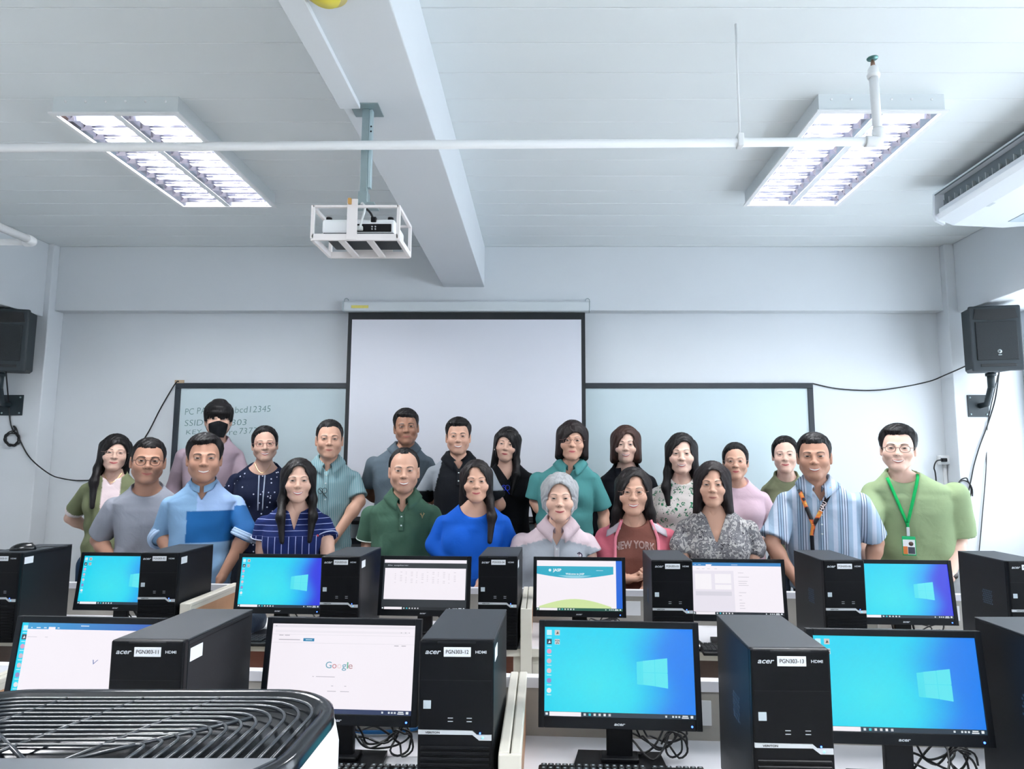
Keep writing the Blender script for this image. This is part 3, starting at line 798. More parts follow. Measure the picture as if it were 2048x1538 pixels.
def monitor(pxc, py_top, Y, kind, label, near=True, yaw=ROWA, cables=True):
    top = PY(pxc, py_top, Y)
    e = empty('computer_monitor', (top.x, Y, DZ), yaw, label, 'monitor', 'desktop monitors')
    zb = top.z - DZ - MH * .992                        # height of the bezel bottom above the desk
    tilt = R(-7)
    pan = link('bezel', boxes([(-MW / 2, -SWD / 2, 0, .022, 0, MH), (SWD / 2, MW / 2, 0, .022, 0, MH), (-SWD / 2, SWD / 2, 0, .022, 0, .029), (-SWD / 2, SWD / 2, 0, .022, .029 + SHT, MH)], .0015), M_bez, e, (0, 0, zb), (tilt, 0, 0))
    link('back_shell', box(-MW / 2 + .004, MW / 2 - .004, .012, .036, .004, MH - .004, .008), M_black, pan)
    link('screen', screen_mesh(kind, SWD, SHT), None, pan, (0, .0045, .029))
    link('logo_lettering', text_mesh('acer', .0075, .030, bold=.03, shear=.25), M_logo, pan, (0, -.0006, .010))
    link('power_light', lathe([(0, 0), (.0028, 0), (.0028, .0015), (0, .0015)], 8), M_blue, pan, (MW / 2 - .028, -.0002, .012), (PI / 2, 0, 0))
    link('neck', boxes([(-.036, .036, .036, .058, 0.012, zb + .09)], .004), M_black, e)
    link('neck_collar', boxes([(-.052, .052, .020, .075, .010, .024)], .004), M_black, e)
    fb = -.004 if Y < 2.5 else -.03
    link('base', prism([(-.105, fb), (.105, fb), (.125, .0), (.115, .10), (-.115, .10), (-.125, .0)], 0.001, .012, 'z'), M_black, e)
    if cables:
        for k in range(5 if near else 4):
            x0 = rng.uniform(-.05, .05); x1 = .08 + rng.uniform(0, .08)
            pts = [(x0, .05, zb + .03), (x0 + .03, .085, .05 + rng.uniform(0, .03)), ((x0 + x1) / 2, .10 + rng.uniform(-.03, .03), .012 + rng.uniform(0, .05)), (x1, .07 + rng.uniform(-.05, .05), .02 + rng.uniform(0, .06)), (x1 + .05, .10, .05 + rng.uniform(0, .07)), (x1 + .02, .13, .09)]
            link('cable', tube(smooth_path(pts, 6), .003, 6), M_cable, e)
        pts = []
        cx = .165 + rng.uniform(-.01, .01)
        for t in range(22):
            an = t * PI / 4.2; r = .03 + .01 * math.sin(t * 1.3)
            pts.append((cx + r * math.cos(an), .06 + .012 * (t % 5), .045 + r * math.sin(an) * .9))
        link('cable_bundle', tube(smooth_path(pts, 3), .003, 6), M_cable, e)
    return e
monitor(163, 1240, 1.96, 'doc', 'black monitor showing white document page with blue title bar')
monitor(679, 1242, 1.93, 'google', 'black monitor showing a white search page')
monitor(1237, 1249, 1.92, 'desk', 'black monitor with blue desktop beside the cream divider')
monitor(1797, 1266, 1.80, 'desk', 'black monitor with blue desktop partly behind tower PGN303-13')
monitor(-78, 1100, 3.50, 'deskfar', 'black monitor half hidden behind tower with mouse on top')
monitor(238, 1107, 3.42, 'deskfar', 'black monitor with blue desktop in front of man in grey shirt')
monitor(560, 1110, 3.33, 'deskfar', 'black monitor with blue desktop in front of woman in striped navy blouse', False)
monitor(848, 1114, 3.31, 'table', 'black monitor showing dark window with white table page', False)
monitor(1158, 1116, 3.31, 'jasp', 'black monitor showing teal welcome banner page', False)
monitor(1474, 1120, 3.18, 'stats', 'black monitor showing statistics panes under blue title bar', False)
monitor(1806, 1122, 3.07, 'deskfar', 'black monitor with blue desktop in front of man in green shirt', False)

# ================================================================ keyboards, mice and things on the desks
M_key = mat('key_plastic', '#15191e', .45)
M_legend = mat('key_legend', '#aab4bb', .6)
_key = box(-.0078, .0078, -.0075, .0075, 0, .007, .0018, 1); _key.materials.append(M_key)
_leg = box(-.003, .003, -.003, .003, .0071, .0074); _leg.materials.append(M_legend)
def keyboard(X, Y, yaw, label, near):
    e = empty('keyboard', (X, Y, DZ), yaw, label, 'keyboard', 'black keyboards')
    link('body', box(-.22, .22, -.07, .075, .002, .018, .005, 2), M_black, e)
    link('foot', boxes([(-.19, -.15, .05, .07, 0, .003), (.15, .19, .05, .07, 0, .003)]), M_black, e)
    cols = [-.205 + .0187 * i for i in range(15)] + [.088 + .0187 * i for i in range(3)] + [.152 + .0187 * i for i in range(4)]
    if near:
        for r in range(6):
            for x in cols:
                k = link('key', _key, None, e, (x, .06 - r * .0205, .017))
                link('legend', _leg, None, k)
    else:
        link('keys', boxes([(x - .0078, x + .0078, .0525 - r * .0205, .0675 - r * .0205, .016, .024) for r in range(6) for x in cols]), M_key, e)['kind'] = 'stuff'
    link('maker_lettering', text_mesh('acer', .006, .022, bold=.03, shear=.25), M_logo, e, (.185, .071, .0183), (-PI / 2, 0, 0))
    return e
def kb(px, py, Yc, yaw, label, near): keyboard(PY(px, py, Yc).x, Yc, yaw, label, near)
kb(1245, 1530, 1.836, R(-3), 'black keyboard in front of monitor with blue desktop', True)
kb(668, 1520, 1.846, R(-2), 'black keyboard below the search page screen', True)
kb(505, 1262, 3.222, R(-3), 'black keyboard on far desk behind tower PGN303-11', False)
kb(1185, 1280, 3.195, R(-4), 'black keyboard under the teal banner screen', False)
kb(1502, 1275, 3.06, R(-3), 'black keyboard under the statistics screen', False)
p = PZ(805, 1526, DZ + .02)
def mouse(loc, yaw, label, cord):
    e = empty('computer_mouse', loc, yaw, label, 'mouse', 'black mice')
    bm = bmesh.new(); bmesh.ops.create_uvsphere(bm, u_segments=20, v_segments=12, radius=1)
    for v in bm.verts:
        z = max(v.co.z, -.15)
        v.co = Vector((v.co.x * .031 * (1 - .12 * v.co.y), v.co.y * .055, (z + .15) * .030 * (1 + .12 * v.co.y)))
    link('shell', finish(bm), mat('mouse_gloss', '#0c1013', .22), e, None, None, True)
    link('scroll_wheel', lathe([(0, -.004), (.006, -.004), (.006, .004), (0, .004)], 12), M_key, e, (0, .032, .029), (0, PI / 2, 0))
    link('cord', tube(smooth_path(cord, 6), .002, 6), M_cable, e)
mouse((tX(45, 1110, 3.33), 3.33, DZ + TH), R(-70), 'black mouse lying on top of a computer tower', [(0, .052, .008), (.01, .09, .014), (-.03, .14, .006), (-.08, .16, .003)])
p = PZ(1394, 1296, DZ); mouse((p.x, p.y, DZ), R(0), 'black mouse on far desk behind monitor with blue desktop', [(0, .052, .008), (.005, .09, .004), (.0, .14, .004), (.01, .2, .004)])
p = PZ(2046, 1440, DZ)
# navy bag on far desk
q = PZ(455, 1226, DZ + .02)
bg = empty('shoulder_bag', (-1.50, 3.46, DZ + .001), R(-4), 'navy blue cloth bag with metal buckle on far desk', 'bag')
bm = bmesh.new(); bmesh.ops.create_cube(bm, size=1); bmesh.ops.subdivide_edges(bm, edges=bm.edges, cuts=5, use_grid_fill=True)
for v in bm.verts:
    c = v.co.normalized() * .5
    v.co = v.co * .55 + c * .6
    v.co = Vector((v.co.x * .215, v.co.y * .14, (v.co.z + .5) * .085)) + Vector((0, 0, .006 * math.sin(v.co.x * 23) + .004 * math.sin(v.co.y * 40)))
    v.co.z = max(v.co.z, .001)
link('pouch', finish(bm), mat('bag_cloth', '#16283c', .75, noise=.2, nscale=40, bump=.3, bscale=120), bg, None, None, True)
link('strap', tube(smooth_path([(-.08, -.03, .075), (-.03, -.05, .10), (.03, -.06, .085), (.07, -.05, .07), (.10, -.03, .05)], 6), .011, 8), mat('bag_strap', '#1c3048', .7), bg)
link('buckle', tube([(-.012, -.075, .08), (.014, -.075, .085), (.014, -.07, .115), (-.012, -.07, .11)], .0032, 8, True), mat('buckle_steel', '#c7ced2', .25, metal=.9), bg)
link('zip_pull', box(-.095, -.087, -.085, -.08, .045, .075, .001), mat('buckle_steel', '#c7ced2', .25, metal=.9), bg)
# folder, papers
q0 = PZ(842, 1300, DZ + .004)
fo = link('paper_folder', box(-.10, .10, -.07, .07, 0, .006, .001), mat('folder_tan', '#b98267', .65, noise=.05), None, (q0.x + .03, q0.y + .06, DZ + .0005), (0, 0, R(8)))
tag(fo, 'tan paper folder lying on far desk beside tower PGN303-12', 'folder')
q0 = PZ(770, 1495, DZ)
tag(link('paper_sheet', box(-.105, .105, -.06, .06, 0, .001), mat('sheet_white', '#eeeaf0', .7), None, (q0.x + .03, q0.y, DZ + .0003), (0, 0, R(-4))), 'white paper sheet under cables beside tower PGN303-12', 'paper')
q0 = PZ(770, 1470, DZ)
tag(link('network_cable', tube(smooth_path([(q0.x - .15, q0.y, DZ + .02), (q0.x - .05, q0.y - .01, DZ + .012), (q0.x + .05, q0.y, DZ + .012), (q0.x + .12, q0.y + .04, DZ + .01)], 6), .006), mat('cable_blue', '#1d6fb4', .4)), 'thick blue network cable behind tower PGN303-12', 'cable')
q0 = PZ(1965, 1325, DZ)
tag(link('paper_card', box(-.05, .05, -.03, .03, 0, .002), mat('card_red', '#c98a8a', .6), None, (q0.x, q0.y, DZ + .0005), (0, 0, R(12))), 'small reddish card on far desk near the window', 'card')

# ================================================================ tall air purifier in the foreground
def purifier():
    Z = 1.155
    fr = PZ(430, 1376, Z); rt = PZ(682, 1462, Z - .03)
    Wd, Dp = .64, .37
    cx = rt.x - Wd / 2; cy = fr.y - Dp / 2
    e = empty('air_purifier', (cx, cy, 0.003), 0, 'white floor-standing air purifier with black grille top', 'air purifier')
    def rr(w, d, r, n=10, y0=0):
        pts = []
        for sx, sy, a0 in ((1, 1, 0), (-1, 1, PI / 2), (-1, -1, PI), (1, -1, 3 * PI / 2)):
            for k in range(n + 1):
                a = a0 + k * PI / 2 / n
                pts.append((sx * (w / 2 - r) + r * math.cos(a), sy * (d / 2 - r) + r * math.sin(a) + y0))
        return pts
    def loft(levels, capt=True, capb=True):
        bm = bmesh.new(); rings = [[bm.verts.new((x, y, z)) for x, y in rr(w, d, r)] for w, d, r, z in levels]
        for A, B in zip(rings, rings[1:]):
            n = len(A)
            for i in range(n): bm.faces.new((A[i], A[(i + 1) % n], B[(i + 1) % n], B[i]))
        if capb: bm.faces.new(rings[0][::-1])
        if capt: bm.faces.new(rings[-1])
        me = finish(bm); me.polygons.foreach_set('use_smooth', [True] * len(me.polygons)); return me
    Rr = .125
    link('shell', loft([(Wd - .04, Dp - .04, Rr - .02, .02), (Wd, Dp, Rr, .06), (Wd, Dp, Rr, Z - .05), (Wd - .012, Dp - .012, Rr - .006, Z - .022)]), mat('purifier_white', '#e9eef4', .3), e)
    link('foot_plinth', loft([(Wd - .07, Dp - .07, Rr - .03, 0), (Wd - .06, Dp - .06, Rr - .03, .022)]), M_black, e)
    gl = mat('purifier_gloss', '#16191e', .16)
    link('top_rim', loft([(Wd - .014, Dp - .014, Rr - .007, Z - .022), (Wd - .018, Dp - .018, Rr - .009, Z - .004), (Wd - .03, Dp - .03, Rr - .015, Z), (Wd - .055, Dp - .055, Rr - .027, Z - .002), (Wd - .075, Dp - .075, Rr - .037, Z - .018)], True, False), gl, e)
    yf = -Dp / 2 + .10                     # grille ends here, control panel in front
    M_slat = mat('purifier_slat', '#2a2f35', .25)
    for k in range(12):
        ins = .040 + k * .0165
        w2 = Wd / 2 - ins; yt = Dp / 2 - ins * .98
        if yt < yf + .02 or w2 < .05: break
        r = max(.010, .085 - k * .007)
        pts = [(-w2, yf, 0)] + [(-w2 + r - r * math.cos(a), yt - r + r * math.sin(a), 0) for a in [i * PI / 16 for i in range(9)]] + [(w2 - r + r * math.sin(a), yt - r + r * math.cos(a), 0) for a in [i * PI / 16 for i in range(9)]] + [(w2, yf, 0)]
        link('grille_slat', tube(pts, .0026, 8), M_slat, e, (0, 0, Z - .006))
    for sx, x0, x1 in ((0, -.13, -.20), (0, -.01, -.09), (0, .11, .02)):
        link('grille_spoke', tube([(x0, Dp / 2 - .04, Z - .006), (x1, yf, Z - .006)], .0026, 6), M_slat, e)
    for sx in (-1, 1):
        link('grille_spoke', tube([(sx * (Wd / 2 - .12), Dp / 2 - .12, Z - .006), (sx * (Wd / 2 - .30), yf, Z - .006)], .003, 6), M_slat, e)
    cp = [(x, y) for x, y in rr(Wd - .06, Dp - .06, Rr - .03, 12) if y < yf]
    cp = sorted([q for q in cp], key=lambda q: math.atan2(q[1] - yf, q[0]))
    cp = [(-(Wd / 2 - .031), yf)] + cp + [(Wd / 2 - .031, yf)]
    pn = link('control_panel', prism(cp, Z - .016, Z - .001, 'z'), mat('purifier_panel', '#585d64', .3), e)
    for k in range(5):
        link('button', lathe([(0, 0), (.011, 0), (.010, .002), (0, .002)], 14), mat('button_white', '#e8ebee', .4), pn, (-.17 + k * .045, yf - .045, Z - .001))
    link('handle_recess', box(Wd / 2 - .004, Wd / 2 + .0015, -.08, .06, Z - .22, Z - .10, .002), mat('purifier_white', '#e9eef4', .3), e)
purifier()
# ================================================================ people: implicit surfaces turned into meshes
class Grid:
    def __init__(s, lo, hi, h):
        s.lo = np.array(lo, float); s.h = h
        s.n = np.ceil((np.array(hi) - s.lo) / h).astype(int) + 1
        s.ax = [(s.lo[i] + h * np.arange(s.n[i])).astype(np.float32) for i in range(3)]
        s.D = np.full(tuple(s.n), .3, np.float32)
    def sl(s, lo, hi):
        a = np.clip(np.floor((np.array(lo) - s.lo) / s.h).astype(int), 0, s.n); b = np.clip(np.ceil((np.array(hi) - s.lo) / s.h).astype(int) + 1, 0, s.n)
        return tuple(slice(a[i], b[i]) for i in range(3))
    def xyz(s, q): return s.ax[0][q[0]][:, None, None], s.ax[1][q[1]][None, :, None], s.ax[2][q[2]][None, None, :]
    def op(s, fn, lo, hi, k=0.0, mode='add', m=.03):
        q = s.sl(np.array(lo) - m - k, np.array(hi) + m + k)
        if any(t.stop <= t.start for t in q): return
        d = fn(*s.xyz(q)); c = s.D[q]
        if mode == 'add': s.D[q] = smin(c, d, k)
        elif mode == 'sub': s.D[q] = -smin(-c, d, k)
        else: s.D[q] = -smin(-c, -d, k)
    def cone(s, a, b, ra, rb, k=0.0, mode='add'):
        a = np.array(a, float); b = np.array(b, float); r = max(ra, rb)
        s.op(lambda X, Y, Z: f_cone(X, Y, Z, a, b, ra, rb), np.minimum(a, b) - r, np.maximum(a, b) + r, k, mode)
    def ell(s, c, r, k=0.0, mode='add'):
        c = np.array(c, float); r = np.array(r if hasattr(r, '__len__') else (r, r, r), float)
        s.op(lambda X, Y, Z: f_ell(X, Y, Z, c, r), c - r, c + r, k, mode)
    def front(s):
        """front surface y for every (x,z); nan where nothing"""
        ins = s.D < 0
        has = ins.any(axis=1); j = ins.argmax(axis=1); j1 = np.clip(j, 1, None)
        I, K = np.indices(has.shape)
        d1 = s.D[I, j1, K]; d0 = s.D[I, j1 - 1, K]
        t = np.where(d0 - d1 != 0, d0 / np.where(d0 - d1 == 0, 1, d0 - d1), 0)
        y = s.lo[1] + (j1 - 1 + t) * s.h
        return np.where(has, y, np.nan)
    def sample(s, P):
        u = (np.asarray(P, float) - s.lo) / s.h
        i = np.clip(np.floor(u).astype(int), 0, s.n - 2); t = np.clip(u - i, 0, 1); r = 0
        for dx in (0, 1):
            for dy in (0, 1):
                for dz in (0, 1):
                    w = (t[:, 0] if dx else 1 - t[:, 0]) * (t[:, 1] if dy else 1 - t[:, 1]) * (t[:, 2] if dz else 1 - t[:, 2])
                    r = r + w * s.D[i[:, 0] + dx, i[:, 1] + dy, i[:, 2] + dz]
        return r
def smin(a, b, k):
    if k <= 0: return np.minimum(a, b)
    h = np.clip(.5 + .5 * (b - a) / k, 0, 1)
    return b + (a - b) * h - k * h * (1 - h)
def f_cone(X, Y, Z, a, b, ra, rb):
    d = b - a; L = float(d @ d) + 1e-9
    t = np.clip(((X - a[0]) * d[0] + (Y - a[1]) * d[1] + (Z - a[2]) * d[2]) / L, 0, 1)
    return np.sqrt((X - a[0] - t * d[0]) ** 2 + (Y - a[1] - t * d[1]) ** 2 + (Z - a[2] - t * d[2]) ** 2) - (ra + (rb - ra) * t)
def f_ell(X, Y, Z, c, r):
    x, y, z = (X - c[0]) / r[0], (Y - c[1]) / r[1], (Z - c[2]) / r[2]
    k0 = np.sqrt(x * x + y * y + z * z); k1 = np.sqrt((x / r[0]) ** 2 + (y / r[1]) ** 2 + (z / r[2]) ** 2)
    return k0 * (k0 - 1) / np.maximum(k1, 1e-6)
_ED = [((0, 0, 0), (1, 0, 0)), ((0, 1, 0), (1, 1, 0)), ((0, 0, 1), (1, 0, 1)), ((0, 1, 1), (1, 1, 1)), ((0, 0, 0), (0, 1, 0)), ((1, 0, 0), (1, 1, 0)),
       ((0, 0, 1), (0, 1, 1)), ((1, 0, 1), (1, 1, 1)), ((0, 0, 0), (0, 0, 1)), ((1, 0, 0), (1, 0, 1)), ((0, 1, 0), (0, 1, 1)), ((1, 1, 0), (1, 1, 1))]
def nets(g):
    D = g.D.copy()
    for ax in range(3):                                # close the surface at the grid border
        for e in (0, -1):
            ix = [slice(None)] * 3; ix[ax] = e; D[tuple(ix)] = np.maximum(D[tuple(ix)], .5 * g.h)
    S = D < 0
    c = np.zeros(tuple(g.n - 1), np.int8)
    nx, ny, nz = g.n - 1
    for dx in (0, 1):
        for dy in (0, 1):
            for dz in (0, 1): c += S[dx:dx + nx, dy:dy + ny, dz:dz + nz]
    A = np.argwhere((c > 0) & (c < 8))
    idx = np.full(c.shape, -1, np.int32); idx[A[:, 0], A[:, 1], A[:, 2]] = np.arange(len(A))
    P = np.zeros((len(A), 3)); N = np.zeros(len(A))
    for p, q in _ED:
        p = np.array(p); q = np.array(q)
        a = D[A[:, 0] + p[0], A[:, 1] + p[1], A[:, 2] + p[2]]; b = D[A[:, 0] + q[0], A[:, 1] + q[1], A[:, 2] + q[2]]
        m = (a < 0) != (b < 0)
        t = np.where(m, a / np.where(a == b, 1, a - b), 0)
        P[m] += (p + t[:, None] * (q - p))[m]; N[m] += 1
    V = g.lo + (A + P / N[:, None]) * g.h
    Q = []
    for ax in range(3):
        o = [1, 1, 1]; o[ax] = 0
        sl0 = tuple(slice(o[i], (g.n[i] - 1)) for i in range(3))
        sl1 = tuple(slice(o[i] + (1 if i == ax else 0), (g.n[i] - 1) + (1 if i == ax else 0)) for i in range(3))
        a = S[sl0]; b = S[sl1]
        E = np.argwhere(a != b)
        if not len(E): continue
        fl = a[E[:, 0], E[:, 1], E[:, 2]]
        E = E + np.array(o)
        u, v = [(1, 2), (2, 0), (0, 1)][ax]
        eu = np.zeros(3, int); eu[u] = 1; ev = np.zeros(3, int); ev[v] = 1
        def at(K): return idx[K[:, 0], K[:, 1], K[:, 2]]
        f = np.stack([at(E - eu - ev), at(E - ev), at(E), at(E - eu)], 1)
        f[~fl] = f[~fl][:, ::-1]
        Q.append(f)
    return V, np.concatenate(Q)
def np_mesh(V, F, C=None, smooth=True):
    V = np.asarray(V, np.float32)
    me = bpy.data.meshes.new('body')
    ln = np.array([len(f) for f in F], np.int32) if not isinstance(F, np.ndarray) else np.full(len(F), F.shape[1], np.int32)
    lv = (F.ravel() if isinstance(F, np.ndarray) else np.array([i for f in F for i in f])).astype(np.int32)
    me.vertices.add(len(V)); me.vertices.foreach_set('co', V.ravel())
    me.loops.add(len(lv)); me.loops.foreach_set('vertex_index', lv)
    me.polygons.add(len(ln)); me.polygons.foreach_set('loop_start', np.concatenate([[0], np.cumsum(ln)[:-1]]).astype(np.int32))
    me.polygons.foreach_set('use_smooth', np.full(len(ln), smooth))
    me.update(calc_edges=True); me.validate()
    if C is not None:
        a = me.color_attributes.new('tint', 'FLOAT_COLOR', 'POINT')
        c4 = np.ones((len(V), 4), np.float32); c4[:, :3] = C; a.data.foreach_set('color', c4.ravel())
    return me
class Soup:
    def __init__(s): s.V = []; s.F = []; s.C = []; s.n = 0
    def add(s, V, F, C):
        V = np.asarray(V, float); F = np.asarray(F)
        C = np.asarray(C, float)
        if C.ndim == 1: C = np.tile(C, (len(V), 1))
        s.V.append(V); s.C.append(C); s.F.append(F + s.n); s.n += len(V)
    def mesh(s): return np_mesh(np.concatenate(s.V), np.concatenate(s.F), np.concatenate(s.C))
def quads(nu, nv):
    q = []
    for j in range(nv - 1):
        for i in range(nu - 1):
            a = j * nu + i; q.append((a, a + 1, a + nu + 1, a + nu))
    return np.array(q)

# ---------------------------------------------------------------- heads
def skull(X, Y, Z, t=0.0):
    a = f_ell(X, Y, Z, (0, .014, .030), (.076, .096, .088))
    b = f_ell(X, Y, Z, (0, -.016, -.032), (.064, .076, .082))
    return smin(a, b, .03) - t
_heads = {}
def head(kind):
    if kind in _heads: return _heads[kind]
    male = kind == 'm'; rnd = kind == 'r'
    g = Grid((-.104, -.142, -.235), (.104, .122, .134), .0037)
    q = g.sl((-1, -1, -1), (1, 1, 1)); g.D[q] = skull(*g.xyz(q))
    jw = .050 if male else (.052 if rnd else .043)
    for s in (-1, 1):
        g.cone((s * jw, .0, -.058), (s * .014, -.066, -.100), .020, .018, .03)
        g.ell((s * .040, -.058, -.030), (.027 if not rnd else .031, .024, .026), .022)
        g.ell((s * .034, -.071, -.036), (.014, .012, .012), .016)            # smiling cheek
        g.ell((s * .031, -.106, .001), (.021, .022, .013), .014, 'sub')     # socket
        g.ell((s * .031, -.0745, .0), (.0155, .0145, .0130), .005)            # eyeball under lids
        g.cone((s * .014, -.084, .017), (s * .046, -.072, .019), .0085 if male else .006, .006, .014)
        g.ell((s * .0135, -.093, -.0345), (.0078, .0095, .0068), .006)        # nostril wing
        g.ell((s * .079, .016, -.006), (.010, .018, .031), .006)              # ear
        g.ell((s * .087, .012, -.004), (.0055, .010, .019), .004, 'sub')
        g.ell((s * .078, .008, -.032), (.007, .009, .010), .006)
    g.cone((0, -.082, .012), (0, -.104, -.028), .0075, .0098, .012)           # nose
    g.ell((0, -.1035, -.0315), (.0105, .0105, .0092), .008)
    g.ell((0, -.070, -.066), (.031, .027, .024), .02)                         # muzzle
    g.cone((-.019, -.086, -.0625), (.019, -.086, -.0625), .0055, .0055, .007)
    g.cone((-.015, -.084, -.0725), (.015, -.084, -.0725), .0065, .0065, .007)
    for s in (-1, 1): g.cone((s * .0195, -.096, -.040), (s * .033, -.086, -.064), .0028, .0026, .004, 'sub')
    g.ell((0, -.076, -.099), (.022, .017, .016), .018)                        # chin
    g.cone((0, .016, -.07), (0, .030, -.26), .050 if male else .044, .056 if male else .048, .025)
    V, F = nets(g)
    fr = g.front()
    _heads[kind] = (g, V, F, fr)
    return _heads[kind]
def hmap(g, fr, x, z):
    u = np.clip((np.asarray(x) - g.lo[0]) / g.h, 0, g.n[0] - 1.001); w = np.clip((np.asarray(z) - g.lo[2]) / g.h, 0, g.n[2] - 1.001)
    i = u.astype(int); k = w.astype(int); a = u - i; b = w - k
    c = lambda di, dk: np.where(np.isnan(fr[i + di, k + dk]), 0.0, fr[i + di, k + dk])
    return c(0, 0) * (1 - a) * (1 - b) + c(1, 0) * a * (1 - b) + c(0, 1) * (1 - a) * b + c(1, 1) * a * b
L_ = lambda h: np.array(lin(h))
def face_decals(soup, g, fr, T, p):
    """brows, eyes, lips and nostrils laid on the face surface"""
    skin = L_(p['skin']); male = p['sex'] == 'm'
    def put(x, z, col, nu, nv, eps=.0007):
        y = hmap(g, fr, x, z) - eps
        soup.add(T(np.stack([x, y, z], 1)), quads(nu, nv), col)
    nu, nv = 25, 12
    U, Vv = np.meshgrid(np.linspace(-1, 1, nu), np.linspace(0, 1, nv)); U = U.ravel(); Vv = Vv.ravel()
    eh = p.get('eye', .0048) + .0008
    for s in (-1, 1):
        w = .0152; sh = np.clip(1 - U * U, 0, 1)
        lo = -.0028 * sh ** .8; hi = eh * sh ** .62
        z = .0005 + lo + (hi - lo) * Vv + .0012 * U * s
        x = s * .0312 + U * w
        col = np.tile(L_('#cdc3bd') * .62, (len(x), 1))
        d = np.hypot(x - s * .0312, (z - .0012))
        col[d < .0066] = L_('#23130f'); col[d < .0026] = L_('#060404')
        lash = (Vv > .85); col[lash] = L_('#1b100e')
        col[(Vv < .08)] = skin * .45
        put(x, z, col, nu, nv)
        # brow
        n2, m2 = 16, 4
        Ub, Vb = np.meshgrid(np.linspace(0, 1, n2), np.linspace(-1, 1, m2)); Ub = Ub.ravel(); Vb = Vb.ravel()
        th = (.0042 if male else .0026) * p.get('brow', 1) * (1 - .65 * Ub ** 2) * (.55 + .45 * np.minimum(1, Ub * 5))
        xb = s * (.0130 + .0350 * Ub); zb = .0180 + .0070 * np.sin(Ub * 2.2) - .0035 * Ub + th * Vb + (0.001 if not male else 0)
        bc = L_(p.get('browcol', '#17100e')) * .75 + skin * .25 * .5
        put(xb, zb, np.tile(bc, (len(xb), 1)), n2, m2)
        # nostril
        n3, m3 = 7, 5
        a, r = np.meshgrid(np.linspace(0, 2 * PI, n3), np.linspace(0, 1, m3)); a = a.ravel(); r = r.ravel()
        put(s * .0072 + .0034 * r * np.cos(a), -.0385 + .0019 * r * np.sin(a), np.tile(skin * .16, (len(a), 1)), n3, m3, .0005)
    # mouth
    kind = p.get('mouth', 'smile'); nu, nv = 33, 17
    U, Vv = np.meshgrid(np.linspace(-1, 1, nu), np.linspace(0, 1, nv)); U = U.ravel(); Vv = Vv.ravel()
    w = {'closed': .0215, 'smile': .0260, 'teeth': .0285}[kind]; sm = {'closed': .0012, 'smile': .0058, 'teeth': .0072}[kind]
    hu = {'closed': .0052, 'smile': .0042, 'teeth': .0062}[kind]; hl = {'closed': .0068, 'smile': .0060, 'teeth': .0112}[kind]
    sh = np.clip(1 - U * U, 0, 1)
    top = hu * sh ** .75 - .0012 * np.exp(-(U / .12) ** 2); bot = -hl * sh ** .8
    z = -.0668 + sm * U * U + bot + (top - bot) * Vv
    x = U * w
    lipc = L_(p.get('lip', '#a8625a' if male else '#b4575c'))
    col = np.tile(lipc, (len(x), 1))
    if kind == 'teeth':
        m = (Vv > .36) & (Vv < .80) & (np.abs(U) < .90); col[m] = L_('#e6dfd8') * .95
        m2 = ((Vv > .30) & (Vv <= .36) & (np.abs(U) < .92)) | ((np.abs(U) >= .86) & (np.abs(U) < .97) & (Vv > .33) & (Vv < .80)); col[m2] = L_('#3a1613')
    else:
        m = np.abs(Vv - .545) < .05; col[m] = L_('#4a1f1c')
    put(x, z, col, nu, nv, .0009)
    if p.get('mustache'):
        n2, m2 = 21, 4
        Ub, Vb = np.meshgrid(np.linspace(-1, 1, n2), np.linspace(0, 1, m2)); Ub = Ub.ravel(); Vb = Vb.ravel()
        put(Ub * .021, -.0585 + .004 * Vb + .002 * Ub * Ub - .001, np.tile(skin * .45, (len(Ub), 1)), n2, m2)
def skin_cols(V, p):
    skin = L_(p['skin']); C = np.tile(skin, (len(V), 1))
    x, y, z = V[:, 0], V[:, 1], V[:, 2]
    ck = np.exp(-((np.abs(x) - .042) ** 2 + (z + .030) ** 2) / .0006) * (y < -.02)
    C = C * (1 - .10 * ck[:, None]) + (.10 * ck[:, None]) * skin * np.array([1.12, .80, .78])
    if p.get('beard', 0):
        b = np.clip((-.045 - z) / .025, 0, 1) * (y < .02) * np.clip((z + .125) / .012, 0, 1)
        C = C * (1 - p['beard'] * b[:, None]) + p['beard'] * b[:, None] * skin * np.array([.55, .56, .60])
    return C

